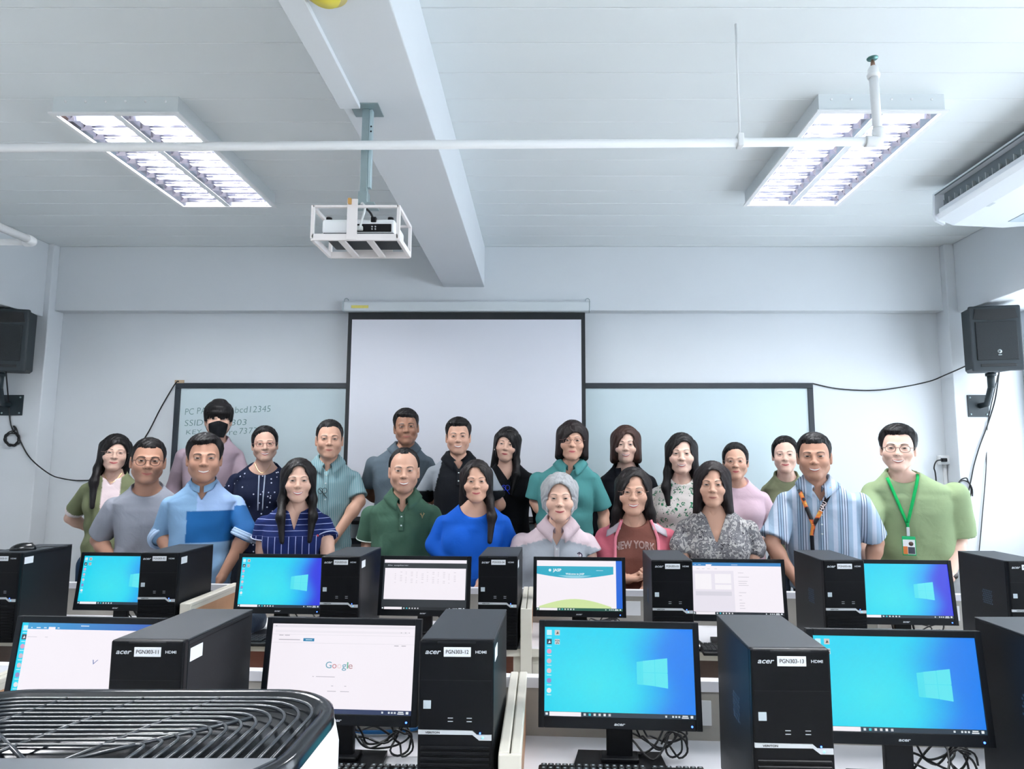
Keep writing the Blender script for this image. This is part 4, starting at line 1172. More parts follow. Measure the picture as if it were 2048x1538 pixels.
# ---------------------------------------------------------------- hair
HAIR = {}
def hair_field(style, o):
    """implicit hair volume in head space; o holds options"""
    longs = style in ('long', 'bob', 'wavy')
    lo = (-.15, -.15, -.42) if style in ('long', 'wavy') else ((-.13, -.14, -.20) if style == 'bob' else (-.12, -.14, -.14))
    g = Grid(lo, (.15, .16, .165), .0045)
    q = g.sl((-1, -1, -1), (1, 1, 1)); X, Y, Z = g.xyz(q)
    tt = o.get('top', .016); ts = o.get('side', .012 if longs else .006)
    u = np.clip((Z - .0) / .09, 0, 1); u = u * u * (3 - 2 * u)
    wob = .0022 * np.sin(X * 170 + 9 * np.sin(Y * 60) + o.get('seed', 0)) * u + .0016 * np.sin(Y * 190 + Z * 80)
    base = skull(X, Y, Z) - (ts + (tt - ts) * u) + wob
    ed = .0012 * np.sin(X * 310 + 3 * np.sin(X * 130)) + .001 * np.sin(X * 620 + 1)
    tx_ = o.get('tex', .0)
    if tx_: base = base + tx_ * (np.sin(150 * X + 7 * np.sin(30 * Y)) * u + np.sin(120 * Y + 30 * Z + 5 * np.sin(50 * Z)) * (1 - u))
    if not longs:
        zf = o.get('zf', .066) + .006 - o.get('curve', .0) * (X / .06) ** 2 + o.get('slant', 0) * X + ed
        keep = np.minimum(zf - Z, np.maximum(o.get('yt', -.030) - Y + .3 * (.03 - Z), o.get('zs', -.012) - Z))
        keep = np.minimum(keep, np.maximum(.030 - Y, o.get('zn', -.075) - Z))
        ramp = np.clip(-keep / .024, .10, 1); base = base + (ts + (tt - ts) * u) * (1 - ramp)
        g.D[q] = -smin(-base, -keep, .004)
        if style == 'mop':
            for k in range(9):
                a = -.062 + .0155 * k
                zb = o.get('fr', .008) + (.018 if abs(k - 3.4) < .6 else 0) + .006 * math.sin(k * 2.1)
                yy = -math.sqrt(max(.0, 1 - (a / .082) ** 2)) * .092
                g.cone((a * .45, yy * .45, .118), (a * .92, yy * .93, .078), .018, .014, .020)
                g.cone((a * .92, yy * .93, .078), (a * 1.04, yy - .004, .045), .014, .012, .016)
                g.cone((a * 1.04, yy - .004, .045), (a * 1.08, yy - .001, zb), .0115, .007, .012)
            for s in (-1, 1):
                g.cone((s * .070, -.01, .06), (s * .080, -.012, -.002), .020, .010, .012)
        if style == 'tied':
            g.ell((0, .115, .02), (.04, .035, .04), .01)
        return g
    g.D[q] = base
    ln = o.get('len', -.30)
    wd = o.get('wide', .082)
    if style == 'bob':
        for s in (-1, 1):
            g.cone((s * .066, .018, .05), (s * wd, .016, ln), .034, o.get('tip', .022), .03)
            g.cone((s * .064, -.020, .03), (s * (wd - .004), -.016, ln + .012), .020, o.get('tip', .022) * .7, .02)
        g.cone((0, .07, .03), (0, .072, ln), .06, .040, .04); g.cone((-.05, .05, ln + .03), (.05, .05, ln + .03), .04, .04, .03)
    else:
        for s in (-1, 1):
            if s in o.get('front', (-1, 1)):
                fy = o.get('fy', -.055)
                g.cone((s * .068, -.012, .035), (s * (wd), -.002, -.11), .022, .024, .02)
                g.cone((s * wd, -.002, -.11), (s * (wd + o.get('spread', .0)), fy, -.20), .025, .024, .025)
                g.cone((s * (wd + o.get('spread', .0)), fy, -.20), (s * (wd + o.get('spread', 0) - .012), fy - .028, ln), .025, .014, .03)
            g.cone((s * .062, .035, .04), (s * .07, .055, -.20), .036, .034, .03)
        g.cone((0, .07, .02), (0, .078, -.26), .06, .045, .04)
    # opening for the face: an ellipse in the frontal plane
    ax_, bz_, xo, zo = o.get('fa', .060), o.get('fb', .098), o.get('fx', 0), o.get('fz', -.032)
    tl = o.get('tilt', 0.0)
    def cut(X, Y, Z):
        xx = (X - xo) * math.cos(tl) + (Z - zo) * math.sin(tl); zz = -(X - xo) * math.sin(tl) + (Z - zo) * math.cos(tl)
        d = (np.sqrt((xx / ax_) ** 2 + (zz / bz_) ** 2) - 1) * ax_ + .25 * ed * 1.0
        if o.get('part') is not None:
            xp = o['part']; d = np.minimum(d, (np.sqrt(((X - xp) / .034) ** 2 + ((Z - zo - bz_ + .012) / .030) ** 2) - 1) * .03)
        lowz = np.maximum(np.abs(X) - ax_ * .93, Z + .03)                      # open below the chin as well
        d = np.minimum(d, lowz)
        return np.maximum(d, Y - o.get('yc', -.012)) + 0 * Z
    g.op(cut, (-.2, -.2, -.45), (.2, .2, .2), .008, 'sub')
    return g
def hair_mat(col):
    name = 'hair_' + col.strip('#')
    if name in MATS: return MATS[name]
    m = mat(name, col, .5, noise=.35, nscale=14, bump=.30, bscale=22, stretch=(9, 9, .8), spec=.22)
    return m
M_skin = vcol_mat('skin', .48, bump=.05, bscale=420, spec=.35)

# ---------------------------------------------------------------- hands (canonical, pointing down -z, palm facing -y)
_hand = {}
def hand(curl):
    if curl in _hand: return _hand[curl]
    g = Grid((-.085, -.10, -.215), (.075, .06, .035), .0034)
    g.cone((0, 0, .03), (0, 0, -.02), .025, .027, .01)
    for i, (x, l) in enumerate(((-.027, .070), (-.009, .080), (.009, .075), (.026, .058))):
        g.cone((x * .55, 0, -.015), (x, 0, -.085), .0135, .0115, .012)
        a = np.array((x, 0, -.085)); r = .0092
        ang = curl * .5
        for k, f in enumerate((.45, .30, .25)):
            d = np.array((x * .10, -math.sin(ang), -math.cos(ang))); b = a + d * l * f
            g.cone(a, b, r, r * .92, .003); a = b; r *= .92; ang += curl
    g.cone((-.020, -.004, -.02), (-.045, -.018, -.055), .014, .011, .010)
    g.cone((-.045, -.018, -.055), (-.045 + .012 * curl, -.030 - .012 * curl, -.092), .0105, .0085, .004)
    _hand[curl] = nets(g)
    return _hand[curl]

# ---------------------------------------------------------------- cloth materials
def cloth(name, pattern='plain', c2='#ffffff', c3='#000000', scale=1.0, rough=.85):
    if name in MATS: return MATS[name]
    m = bpy.data.materials.new(name); m.use_nodes = True; nt = m.node_tree; b = nt.nodes['Principled BSDF']; N = nt.nodes.new; Lk = nt.links.new
    b.inputs['Roughness'].default_value = rough; b.inputs['Specular IOR Level'].default_value = .2
    at = N('ShaderNodeAttribute'); at.attribute_name = 'tint'
    tc = N('ShaderNodeTexCoord'); sep = N('ShaderNodeSeparateXYZ'); Lk(tc.outputs['Object'], sep.inputs[0])
    def math_(op, a, bb=None):
        n = N('ShaderNodeMath'); n.operation = op
        for i, v in enumerate((a, bb)):
            if v is None: continue
            if isinstance(v, (int, float)): n.inputs[i].default_value = v
            else: Lk(v, n.inputs[i])
        return n.outputs[0]
    def mix(f, a, bb):
        n = N('ShaderNodeMix'); n.data_type = 'RGBA'
        Lk(f, n.inputs['Factor'])
        for key, v in (('A', a), ('B', bb)):
            s = [i for i in n.inputs if i.name == key and i.type == 'RGBA'][0]
            if isinstance(v, str): s.default_value = (*lin(v), 1)
            else: Lk(v, s)
        return [o for o in n.outputs if o.type == 'RGBA'][0]
    def noise(sc, det=2, dist=0):
        n = N('ShaderNodeTexNoise'); n.inputs['Scale'].default_value = sc; n.inputs['Detail'].default_value = det; n.inputs['Distortion'].default_value = dist
        Lk(tc.outputs['Object'], n.inputs[0]); return n.outputs[0]
    def vor(sc, rnd=1.0):
        n = N('ShaderNodeTexVoronoi'); n.inputs['Scale'].default_value = sc; n.inputs['Randomness'].default_value = rnd
        Lk(tc.outputs['Object'], n.inputs['Vector']); return n.outputs['Distance']
    def stripes(co, period, width, off=0.0):
        return math_('LESS_THAN', math_('FRACT', math_('ADD', math_('MULTIPLY', co, 1 / period), off + 50)), width)
    col = at.outputs['Color']
    if pattern == 'vstripe':
        col = mix(stripes(sep.outputs[0], .0115, .40), col, c2)
    elif pattern == 'pleats':
        big = stripes(sep.outputs[0], .105, .42, .29); fine = stripes(sep.outputs[0], .0125, .32)
        col = mix(stripes(sep.outputs[0], .05, .45, .2), col, c2)
        col = mix(math_('MULTIPLY', big, fine), col, c3)
    elif pattern == 'hearts':
        col = mix(math_('LESS_THAN', vor(34 * scale), .17), col, c2)
    elif pattern == 'floral':
        v = math_('LESS_THAN', vor(26 * scale), .34); n = math_('GREATER_THAN', noise(60, 3, 1.5), .49)
        col = mix(math_('MULTIPLY', v, n), col, c2)
        col = mix(math_('MULTIPLY', math_('GREATER_THAN', noise(34, 3, 1.0), .60), math_('GREATER_THAN', noise(80, 2, .5), .50)), col, c3)
    elif pattern == 'print':
        col = mix(math_('GREATER_THAN', noise(30, 4, 2.0), .53), col, c2)
        col = mix(math_('GREATER_THAN', noise(55, 3, 2.0), .61), col, c3)
    elif pattern == 'lines':
        zlo = math_('LESS_THAN', sep.outputs[2], 1.115)
        vs = math_('MULTIPLY', stripes(sep.outputs[0], .036, .085, .45), zlo)
        hs = math_('MULTIPLY', stripes(sep.outputs[2], .031, .085, .1), math_('SUBTRACT', 1.0, zlo))
        col = mix(math_('MAXIMUM', vs, hs), col, c2)
    n = noise(9, 3); r = N('ShaderNodeMapRange'); r.inputs[3].default_value = .90; r.inputs[4].default_value = 1.10; Lk(n, r.inputs[0])
    mx = N('ShaderNodeVectorMath'); mx.operation = 'SCALE'; Lk(col, mx.inputs[0]); Lk(r.outputs[0], mx.inputs['Scale']); Lk(mx.outputs[0], b.inputs['Base Color'])
    bp = N('ShaderNodeBump'); bp.inputs['Strength'].default_value = .35; bp.inputs['Distance'].default_value = .012
    hsum = math_('ADD', noise(11, 3, .8), math_('MULTIPLY', noise(420, 1), .06)); Lk(hsum, bp.inputs['Height']); Lk(bp.outputs[0], b.inputs['Normal'])
    MATS[name] = m
    return m
M_trim = {}
def plain(col, rough=.8): return mat('cloth_' + col.strip('#'), col, rough, noise=.06, nscale=30, spec=.2)

# ---------------------------------------------------------------- one person
def person(p):
    rnd = random.Random(p['px'])
    Y = p['Y']; male = p['sex'] == 'm'
    fl = p.get('floor', .003)
    zt = PY(p['px'], p['top'], Y).z - fl; zc = PY(p['px'], p['chin'], Y).z - fl
    o = p.get('hopt', {})
    k = (zt - zc) / (.118 + o.get('top', .016) * .95 + .114)
    hx0 = PY(p['px'], (p['top'] + p['chin']) / 2, Y).x
    tx = PY(p.get('tx', p['px']), p['chin'] + 40, Y).x
    thc = math.atan2(-tx, Y); thb = .8 * thc
    e = empty('person', (tx, Y, fl), thb, p['label'], 'person', p.get('group', 'people posing behind the desks'))
    lean = p.get('lean', 0.0)                              # how far the head is in front of the hips
    hz = zc + .115 * k; hx = (hx0 - tx) * math.cos(thb)
    hy = -.035 * k - .02
    s = k * .98
    shw = p.get('shw', .215 if male else .190)
    zs = zc - p.get('drop', .078) * s
    org = np.array((tx, Y, fl))
    cb, sb = math.cos(-thb), math.sin(-thb)
    def loc(px, py, dy=0.0):
        d = np.array(PY(px, py, Y + dy)) - org
        return np.array((d[0] * cb - d[1] * sb, d[0] * sb + d[1] * cb, d[2]))
    zhip = zs - .52
    LE = lambda z: lean * np.clip((zs - z) / .5, 0, 1.2)   # hips move back when leaning
    # head frame
    hyaw, roll, pitch = R(p.get('hyaw', 0)) + thc - thb, R(p.get('roll', 0)), R(p.get('pitch', 0))
    Rm = np.array(Euler((pitch, roll, hyaw), 'XYZ').to_matrix())
    fw = p.get('fw', 1.0)
    hc = np.array((hx, hy, hz))
    T = lambda V: (np.asarray(V) * np.array((k * fw, k, k))) @ Rm.T + hc
    g, HV, HF, fr = head(p.get('v', 'm' if male else 'f'))
    soup = Soup()
    soup.add(T(HV), HF, skin_cols(HV, p))
    face_decals(soup, g, fr, T, p)
    # ---- shoulders and arms
    W = p.get('waist', .80 if male else .74) * .83; HP = p.get('hip', .84) * .82
    bd = p.get('depth', .112 if male else .105)
    nb = .060 * s
    prof = np.array([(zhip - .02, shw * HP, bd * 1.02), (zhip + .10, shw * HP, bd * 1.05), (zs - .30, shw * W, bd * p.get('belly', 1.0)), (zs - .16, shw * .69 * p.get('chest', 1), bd * 1.06), (zs - .08, shw * .74, bd * 1.0),
                     (zs - .035, shw * .78, bd * .88), (zs - .005, shw * .66, bd * .78), (zs + .025, shw * .50, bd * .70), (zs + .050, shw * .38, bd * .64), (zs + .078, nb * 1.08, nb * 1.1), (zs + .20, nb * .92, nb)])
    def torso(X, Y_, Z, t):
        a = np.interp(Z, prof[:, 0], prof[:, 1]) + t; b = np.interp(Z, prof[:, 0], prof[:, 2]) + t
        cx = np.interp(Z, [zs - .1, zs + .1], [0, hx]) ; cy = LE(Z) + np.interp(Z, [zs - .05, zs + .12], [0, hy + .025 * k])
        n = 2.35
        qd = ((np.abs(X - cx) / a) ** n + (np.abs(Y_ - cy) / b) ** n) ** (1 / n)
        d = (qd - 1) * np.minimum(a, b)
        return np.maximum(d, np.maximum(zhip - t - Z, Z - (zs + .17)))
    arms = []
    for i, sd in enumerate((-1, 1)):
        sp = np.array((sd * (shw - .060), .01, zs - .060))
        a = p.get('arms', (None, None))[i]
        if a is None: el = np.array((sd * (shw + .015), .03 + LE(zs - .27), zs - .27)); wr = np.array((sd * (shw - .0), -.05, zs - .50))
        elif a == 'back': el = np.array((sd * (shw + .035), .08, zs - .26)); wr = np.array((sd * .05, .15, zs - .40))
        elif a == 'front': el = np.array((sd * (shw + .02), -.01, zs - .27)); wr = np.array((sd * .06, -.16, zs - .42))
        else: el = loc(*a[0]); wr = loc(*a[1])
        arms.append((sd, sp, el, wr))
    ar = p.get('arm_r', 1.0) * (1.0 if male else .88)
    vox = p.get('vox', .0085)
    pts = np.array([q for a in arms for q in a[1:]])
    lo = np.array((min(-shw - .04, pts[:, 0].min() - .09), min(-.19, pts[:, 1].min() - .09), min(zhip - .06, pts[:, 2].min() - .06)))
    hi = np.array((max(shw + .04, pts[:, 0].max() + .09), max(.19 + lean * 1.2, pts[:, 1].max() + .09), zs + .20))
    # skin below the head
    B = Grid(lo, hi, .010)
    q = B.sl(lo - 1, hi + 1); B.D[q] = torso(*B.xyz(q), -.010)
    if not male:
        for sd in (-1, 1): B.ell((sd * .36 * shw, -bd * .62, zs - .155), (.062, .055, .06), .04)
    for sd, sp, el, wr in arms:
        B.cone(sp, el, .050 * ar, .041 * ar, .03); B.cone(el, wr, .041 * ar, .027 * ar, .012)
        B.ell(el + (wr - el) * .25, .043 * ar, .02)
    BV, BF = nets(B)
    soup.add(BV, BF, L_(p['skin']))
    for i, (sd, sp, el, wr) in enumerate(arms):
        hv, hf = hand(p.get('curl', (.35, .35))[i])
        d = wr - el; d = d / np.linalg.norm(d)
        if p.get('hdir'): 
            hd = p['hdir'][i]
            if hd is not None: d = np.array(hd, float); d /= np.linalg.norm(d)
        z = -d; fwd = np.array((-.75 * sd, -.1, 0)) if abs(d[2]) > .5 else np.array((0, 0, 1.0))
        y = -fwd + z * (fwd @ z); y /= np.linalg.norm(y); x = np.cross(y, z)
        M = np.stack([x * (1 if True else 1), y, z], 1)
        hvv = hv.copy(); ff = hf
        if sd < 0: hvv[:, 0] *= -1; ff = hf[:, ::-1]
        soup.add((hvv * .96 * s) @ M.T + wr - z * 0, ff, L_(p['skin']))
    bo = link('body', soup.mesh(), M_skin, e)
    # ---- shirt
    G = Grid(lo, hi, vox)
    q = G.sl(lo - 1, hi + 1); X, Yy, Z = G.xyz(q)
    th = p.get('thick', .012)
    ph = [rnd.uniform(0, 6) for _ in range(4)]
    G.D[q] = torso(X, Yy, Z, th)
    if not male:
        for sd in (-1, 1): G.ell((sd * .36 * shw, -bd * .62, zs - .155), (.070, .060, .068), .05)
    if p.get('tummy'): G.ell((0, -bd * .6, zs - .33), (shw * .62, p['tummy'], .15), .06)
    sl = p.get('sleeve', .80); sr = p.get('sleeve_r', .066 if male else .060)
    cuts = []
    for sd, sp, el, wr in arms:
        d = el - sp; L = np.linalg.norm(d); d = d / L
        r1 = sr * (1.04 if sl < 1.0 else .92)
        if sl <= 1.0:
            end = sp + d * L * sl
            def fn(X, Y_, Z, sp=sp, el=el, d=d, end=end, r1=r1):
                c = f_cone(X, Y_, Z, sp, el, sr * .86, r1)
                return np.maximum(c, (X - end[0]) * d[0] + (Y_ - end[1]) * d[1] + (Z - end[2]) * d[2])
            G.op(fn, np.minimum(sp, el) - .1, np.maximum(sp, el) + .1, .009)
            cuts.append((sp, d, L * sl))
        else:
            G.cone(sp, el, sr * .86, sr * .88, .009)
            f = min(sl - 1, 1.0); d2 = wr - el; L2 = np.linalg.norm(d2); d2 = d2 / L2; end = el + d2 * L2 * f
            def fn(X, Y_, Z, el=el, wr=wr, d2=d2, end=end):
                c = f_cone(X, Y_, Z, el, wr, sr * .88, p.get('cuff_r', sr * .66))
                return np.maximum(c, (X - end[0]) * d2[0] + (Y_ - end[1]) * d2[1] + (Z - end[2]) * d2[2])
            G.op(fn, np.minimum(el, wr) - .1, np.maximum(el, wr) + .1, .02)
            cuts.append((el, d2, L2 * f))
    fold = p.get('fold', .0055)
    low = np.clip((zs - .02 - Z) / .30, .15, 1)
    G.D[q] += (fold * low * (np.sin(23 * X + 5 * np.sin(8 * Z + ph[0]) + ph[1]) * np.sin(13 * Z + 9 * X * np.sign(X) + ph[2]) + .55 * np.sin(41 * X - 24 * Z + ph[3] + 3 * np.sin(11 * Z)))).astype(np.float32)
    # neckline
    nk = p.get('neck', 'crew'); ncx = hx * .75; ncy = hy * .55 + .012
    nz = zs + .075
    if nk in ('crew', 'collar', 'band', 'vneck', 'scoop', 'turtle'):
        rx = {'crew': .074, 'collar': .066, 'band': .060, 'vneck': .078, 'scoop': .105, 'turtle': .050}[nk] * s * p.get('nkr', 1)
        zb = {'crew': .045, 'collar': .02, 'band': .035, 'vneck': .05, 'scoop': .028, 'turtle': .5}[nk] + p.get('nkz', 0)
        if nk != 'turtle':
            rz_ = {'crew': .052, 'collar': .05, 'band': .04, 'vneck': .05, 'scoop': .085}[nk] * s - p.get('nkz', 0)
            def cutn(X, Y_, Z):
                el_ = (np.sqrt(((X - ncx) / rx) ** 2 + ((Y_ - ncy + .012) / (rx * 1.05)) ** 2) - 1) * rx
                d1 = np.maximum(el_, (zs + .055) - Z + (Y_ - ncy) * .35)
                ez = (np.sqrt(((X - ncx) / rx) ** 2 + ((Z - zs - .062) / rz_) ** 2) - 1) * min(rx, rz_)
                return np.minimum(d1, np.maximum(ez, Y_ - ncy))
            G.op(cutn, (-.16, -.25, zs - .15), (.16, .16, zs + .25), .006, 'sub')
    if nk in ('vneck', 'collar', 'band'):
        vd = p.get('vdepth', {'vneck': .11, 'collar': .075, 'band': .05}[nk])
        def cutv(X, Y_, Z):
            ztip = zs + .045 - vd
            return np.maximum(np.maximum((np.abs(X - ncx * .6) - (Z - ztip) * p.get('vslope', .55)) * .85, Y_ - ncy), ztip - Z)
        G.op(cutv, (-.16, -.30, zs - .25), (.16, .1, zs + .2), .004, 'sub')
    if nk != 'turtle':
        G.D[q] = np.maximum(G.D[q], Z - (zs + .080 + .25 * np.clip(Yy - ncy, -.05, .06)))
    SV, SF = nets(G)
    C = np.tile(L_(p['col']) * .80, (len(SV), 1))
    if p.get('paint'): C = p['paint'](SV, C, dict(zs=zs, shw=shw, cuts=cuts, hx=hx, bd=bd, org=org))
    sh = link(p.get('gname', 'shirt'), np_mesh(SV, SF, C), p['mat'], e)
    for (a_, d_, L_c) in cuts:
        if p.get('hem') or p.get('cuff'):
            z_ = Vector(d_); u_ = z_.orthogonal().normalized(); w_ = z_.cross(u_)
            r_ = sr * 1.04 + (.0 if p.get('hem') else .004); c_ = Vector(a_) + z_ * (L_c - (.010 if p.get('hem') else .0))
            bm = bmesh.new()
            if p.get('hem'): btube(bm, [c_ + (u_ * math.cos(t) + w_ * math.sin(t)) * r_ for t in [i * PI / 16 for i in range(32)]], .0032, 6, True)
            else:
                for off, rr in ((-.03, .007), (-.018, .010), (-.004, .010)): btube(bm, [c_ + z_ * off + (u_ * math.cos(t) + w_ * math.sin(t)) * r_ * .98 for t in [i * PI / 16 for i in range(32)]], rr, 8, True)
            link('sleeve_hem' if p.get('hem') else 'rolled_cuff', finish(bm), plain(p.get('hem') or p.get('cuff')), sh, None, None, True)
    sfr = G.front()
    SF_ = lambda x, z: hmap(G, sfr, x, z)
    # ---- collar
    if nk == 'collar':
        cc = L_(p.get('ccol', p['col'])) * .80; n = 41
        gap = p.get('cgap', .30)
        ph_ = np.linspace(-(PI - gap), PI - gap, n)
        rx = .061 * s * p.get('nkr', 1); ry = .066 * s * p.get('nkr', 1)
        rows = []
        fr_ = np.clip((np.abs(ph_) - 1.3) / (PI - gap - 1.3), 0, 1)
        zt_ = zs + .098 * s - .062 * fr_ ** 1.2
        cw = p.get('cwide', .044)
        for (dr, dz) in ((-.004, -.030), (0, 0), (.006, .002), (.012, -.008), (.024, -.5 * cw), (.034, -cw)):
            ext = fr_ ** 3 * (.020 if dz < -.02 and dr > 0 else 0)
            R_ = dr + .012 * fr_ * (dr > .01)
            x = ncx + (rx + R_) * np.sin(ph_) * (1 + .10 * fr_ * (dr > .01)); y = ncy - .006 + (ry + R_) * np.cos(ph_)
            rows.append(np.stack([x, y, zt_ + dz - ext], 1))
        P = np.concatenate(rows)
        for it in range(14):                      # lift the leaf off the shirt
            d = G.sample(P); m = (d < .0045); m[:3 * n] = False
            if not m.any(): break
            dirn = np.stack([(P[:, 0] - ncx) * .9, (P[:, 1] - ncy) * 1.2, np.full(len(P), .05)], 1); dirn /= np.linalg.norm(dirn, axis=1)[:, None]
            P[m] += dirn[m] * .004
        co = link('collar', np_mesh(P, quads(n, len(rows)), np.tile(cc, (len(P), 1))), p.get('cmat', p['mat']), e)
        md = co.modifiers.new('thickness', 'SOLIDIFY'); md.thickness = .003; md.offset = 1
        # placket with buttons
        if p.get('placket', True):
            zt0 = zs + .045 - p.get('vdepth', .075); zz = np.linspace(zt0 + .004, zt0 - p.get('pl', .10), 14)
            xx = np.linspace(-.014, .014, 4); XX, ZZ = np.meshgrid(xx, zz); XX = XX.ravel() + ncx * .6; ZZ = ZZ.ravel()
            P = np.stack([XX, SF_(XX, ZZ) - .0028, ZZ], 1)
            pl = link('placket', np_mesh(P, quads(4, 14), np.tile(L_(p.get('pcol', p['col'])) * .80, (len(P), 1))), p['mat'], e)
            pl.modifiers.new('thickness', 'SOLIDIFY').thickness = .002
            for b_ in range(p.get('buttons', 2)):
                zb_ = zt0 - .018 - b_ * .05
                link('button', lathe([(0, 0), (.0052, 0), (.005, .002), (0, .002)], 10), mat('shirt_button', p.get('bcol', '#2a2f30'), .4), pl, (ncx * .6, float(SF_(np.array([ncx * .6]), np.array([zb_]))[0]) - .0035, zb_), (PI / 2, 0, 0))
    if nk == 'band':
        n = 41; ph_ = np.linspace(-(PI - .16), PI - .16, n); fr_ = np.clip((np.abs(ph_) - 1.2) / 1.8, 0, 1)
        rows = []
        for dr, dz in ((0.004, -.035), (.001, 0), (.005, .001), (.011, -.036)):
            rows.append(np.stack([ncx + (.058 * s + dr) * np.sin(ph_), ncy - .006 + (.064 * s + dr + .010 * fr_) * np.cos(ph_), zs + .098 * s - .052 * fr_ + dz], 1))
        P = np.concatenate(rows); link('collar', np_mesh(P, quads(n, 4), np.tile(L_(p.get('ccol', p['col'])) * .80, (len(P), 1))), p['mat'], e)
    if nk in ('crew', 'turtle') and p.get('rib', True):
        pass
    # ---- trousers and shoes
    tr = Grid((-.26, -.14 + 0, -.0), (.26, .18 + lean * 1.3, zhip + .10), .016)
    hp = LE(zhip)
    tr.ell((0, hp, zhip + .01), (shw * HP * .97, bd * 1.0, .12), .0)
    for sd in (-1, 1):
        tr.cone((sd * .082, hp, zhip - .02), (sd * .092, hp * .6 + .01, zhip * .5), .082, .062, .03); tr.cone((sd * .092, hp * .6 + .01, zhip * .5), (sd * .095, .02, .06), .062, .050, .02)
    TV, TF = nets(tr); link('trousers', np_mesh(TV, TF), plain(p.get('pants', '#1c2430')), e)
    sg = Grid((-.06, -.19, -.004), (.06, .10, .11), .009)
    sg.op(lambda X, Y_, Z: np.maximum(smin(f_ell(X, Y_, Z, (0, -.06, .02), (.045, .115, .050)), f_ell(X, Y_, Z, (0, .03, .045), (.040, .055, .060)), .03), .002 - Z), (-.06, -.19, 0), (.06, .1, .11))
    sv, sf = nets(sg); sm = np_mesh(sv, sf); sm.materials.append(M_black)
    for sd in (-1, 1): link('shoe', sm, None, e, (sd * .095, .02, 0))
    # ---- hair
    hs = p.get('hair', 'short')
    if hs:
        hg = hair_field(hs, o); V, Fh = nets(hg)
        link('hair', np_mesh(T(V), Fh), hair_mat(p.get('hcol', '#0d0b0d')), e)
    # ---- glasses
    if p.get('glasses'):
        gc, rx_, rz_, tr_ = p['glasses']
        gm = mat('glasses_' + gc.strip('#'), gc, .3, metal=.2)
        bm = bmesh.new()
        P = lambda q: tuple(T(np.array([q]))[0])
        for sd in (-1, 1):
            ring = [P((sd * .033 + rx_ * math.copysign(abs(math.cos(a)) ** .85, math.cos(a)), -.102 + .010 * abs(math.cos(a)) * (1 if math.copysign(1, math.cos(a)) == sd else .2), -.003 + rz_ * math.copysign(abs(math.sin(a)) ** .85, math.sin(a)))) for a in [i * 2 * PI / 26 for i in range(26)]]
            btube(bm, ring, tr_ * k, 6, True)
            btube(bm, [P((sd * (.033 + rx_), -.092, .003)), P((sd * .077, -.070, .004)), P((sd * .084, .0, .006)), P((sd * .083, .02, .0))], tr_ * k, 6)
        btube(bm, [P((-.033 + rx_ * .97, -.101, .001)), P((0, -.107, .004)), P((.033 - rx_ * .97, -.101, .001))], tr_ * k, 6)
        go = link('glasses', finish(bm), gm, e, None, None, True)
    # ---- mask
    if p.get('mask'):
        nu, nv = 25, 21; U, Vv = np.meshgrid(np.linspace(-1, 1, nu), np.linspace(0, 1, nv))
        x = U * (.060 - .022 * (1 - Vv) ** 2); z = -.122 + (.112 - .020 * np.abs(U) ** 1.5) * Vv
        y = np.minimum(hmap(g, fr, x.ravel(), np.maximum(z.ravel(), -.108)).reshape(U.shape), -.045) - .006 - .012 * (1 - np.abs(U)) * np.sin(PI * Vv)
        for _ in range(4): y[1:-1, 1:-1] = (y[1:-1, :-2] + y[1:-1, 2:] + y[:-2, 1:-1] + y[2:, 1:-1]) / 4
        P = np.stack([x.ravel(), y.ravel(), z.ravel()], 1)
        mo = link('face_mask', np_mesh(T(P), quads(nu, nv)), plain('#0c0f14'), e)
        mo.modifiers.new('thickness', 'SOLIDIFY').thickness = .002
        for sd in (-1, 1):
            loop = [(sd * .058, -.058, -.03), (sd * .074, -.02, -.020), (sd * .086, .014, .010), (sd * .087, .026, -.015), (sd * .080, .012, -.042), (sd * .066, -.03, -.070), (sd * .042, -.062, -.10)]
            link('mask_strap', tube(smooth_path([tuple(T(np.array([q]))[0]) for q in loop], 4), .0014, 6), plain('#0c0f14'), mo)
    ctx = dict(e=e, zs=zs, SF=SF_, loc=loc, s=s, k=k, hx=hx, ncx=ncx, shirt=sh, T=T, G=G, shw=shw)
    if p.get('extra'): p['extra'](ctx)
    return ctx
def ribbon(ctx, name, pts, width, m, eps=.005, parent=None, n=14):
    """a flat band lying on the front of the shirt through local (x,z) points"""
    P2 = np.array(pts, float); t = np.linspace(0, 1, n); seg = np.linspace(0, 1, len(P2))
    c = np.stack([np.interp(t, seg, P2[:, 0]), np.interp(t, seg, P2[:, 1])], 1)
    d = np.gradient(c, axis=0); d /= np.linalg.norm(d, axis=1)[:, None]; nr = np.stack([-d[:, 1], d[:, 0]], 1) * width / 2
    rows = []
    for j in (-1, 0, 1):
        q = c + nr * j; rows.append(q)
    Q = np.stack(rows, 1).reshape(-1, 2)
    y = ctx['SF'](Q[:, 0], Q[:, 1]); y = np.where(y == 0, -.05, y)
    yc = y.reshape(-1, 3).min(axis=1)
    yy = np.repeat(yc, 3) - eps
    o = link(name, np_mesh(np.stack([Q[:, 0], yy, Q[:, 1]], 1), quads(3, n)), m, parent or ctx['e'])
    o.modifiers.new('thickness', 'SOLIDIFY').thickness = .0015
    return o, np.stack([c[:, 0], yc - eps, c[:, 1]], 1)
def print_on(ctx, name, V2, F, m, eps=.003, parent=None):
    V2 = np.array(V2, float); y = ctx['SF'](V2[:, 0], V2[:, 1])
    me = bpy.data.meshes.new('print'); me.from_pydata([(a, yy - eps, b) for (a, b), yy in zip(V2, y)], [], [tuple(f) for f in F])
    return link(name, me, m, parent or ctx['shirt'])
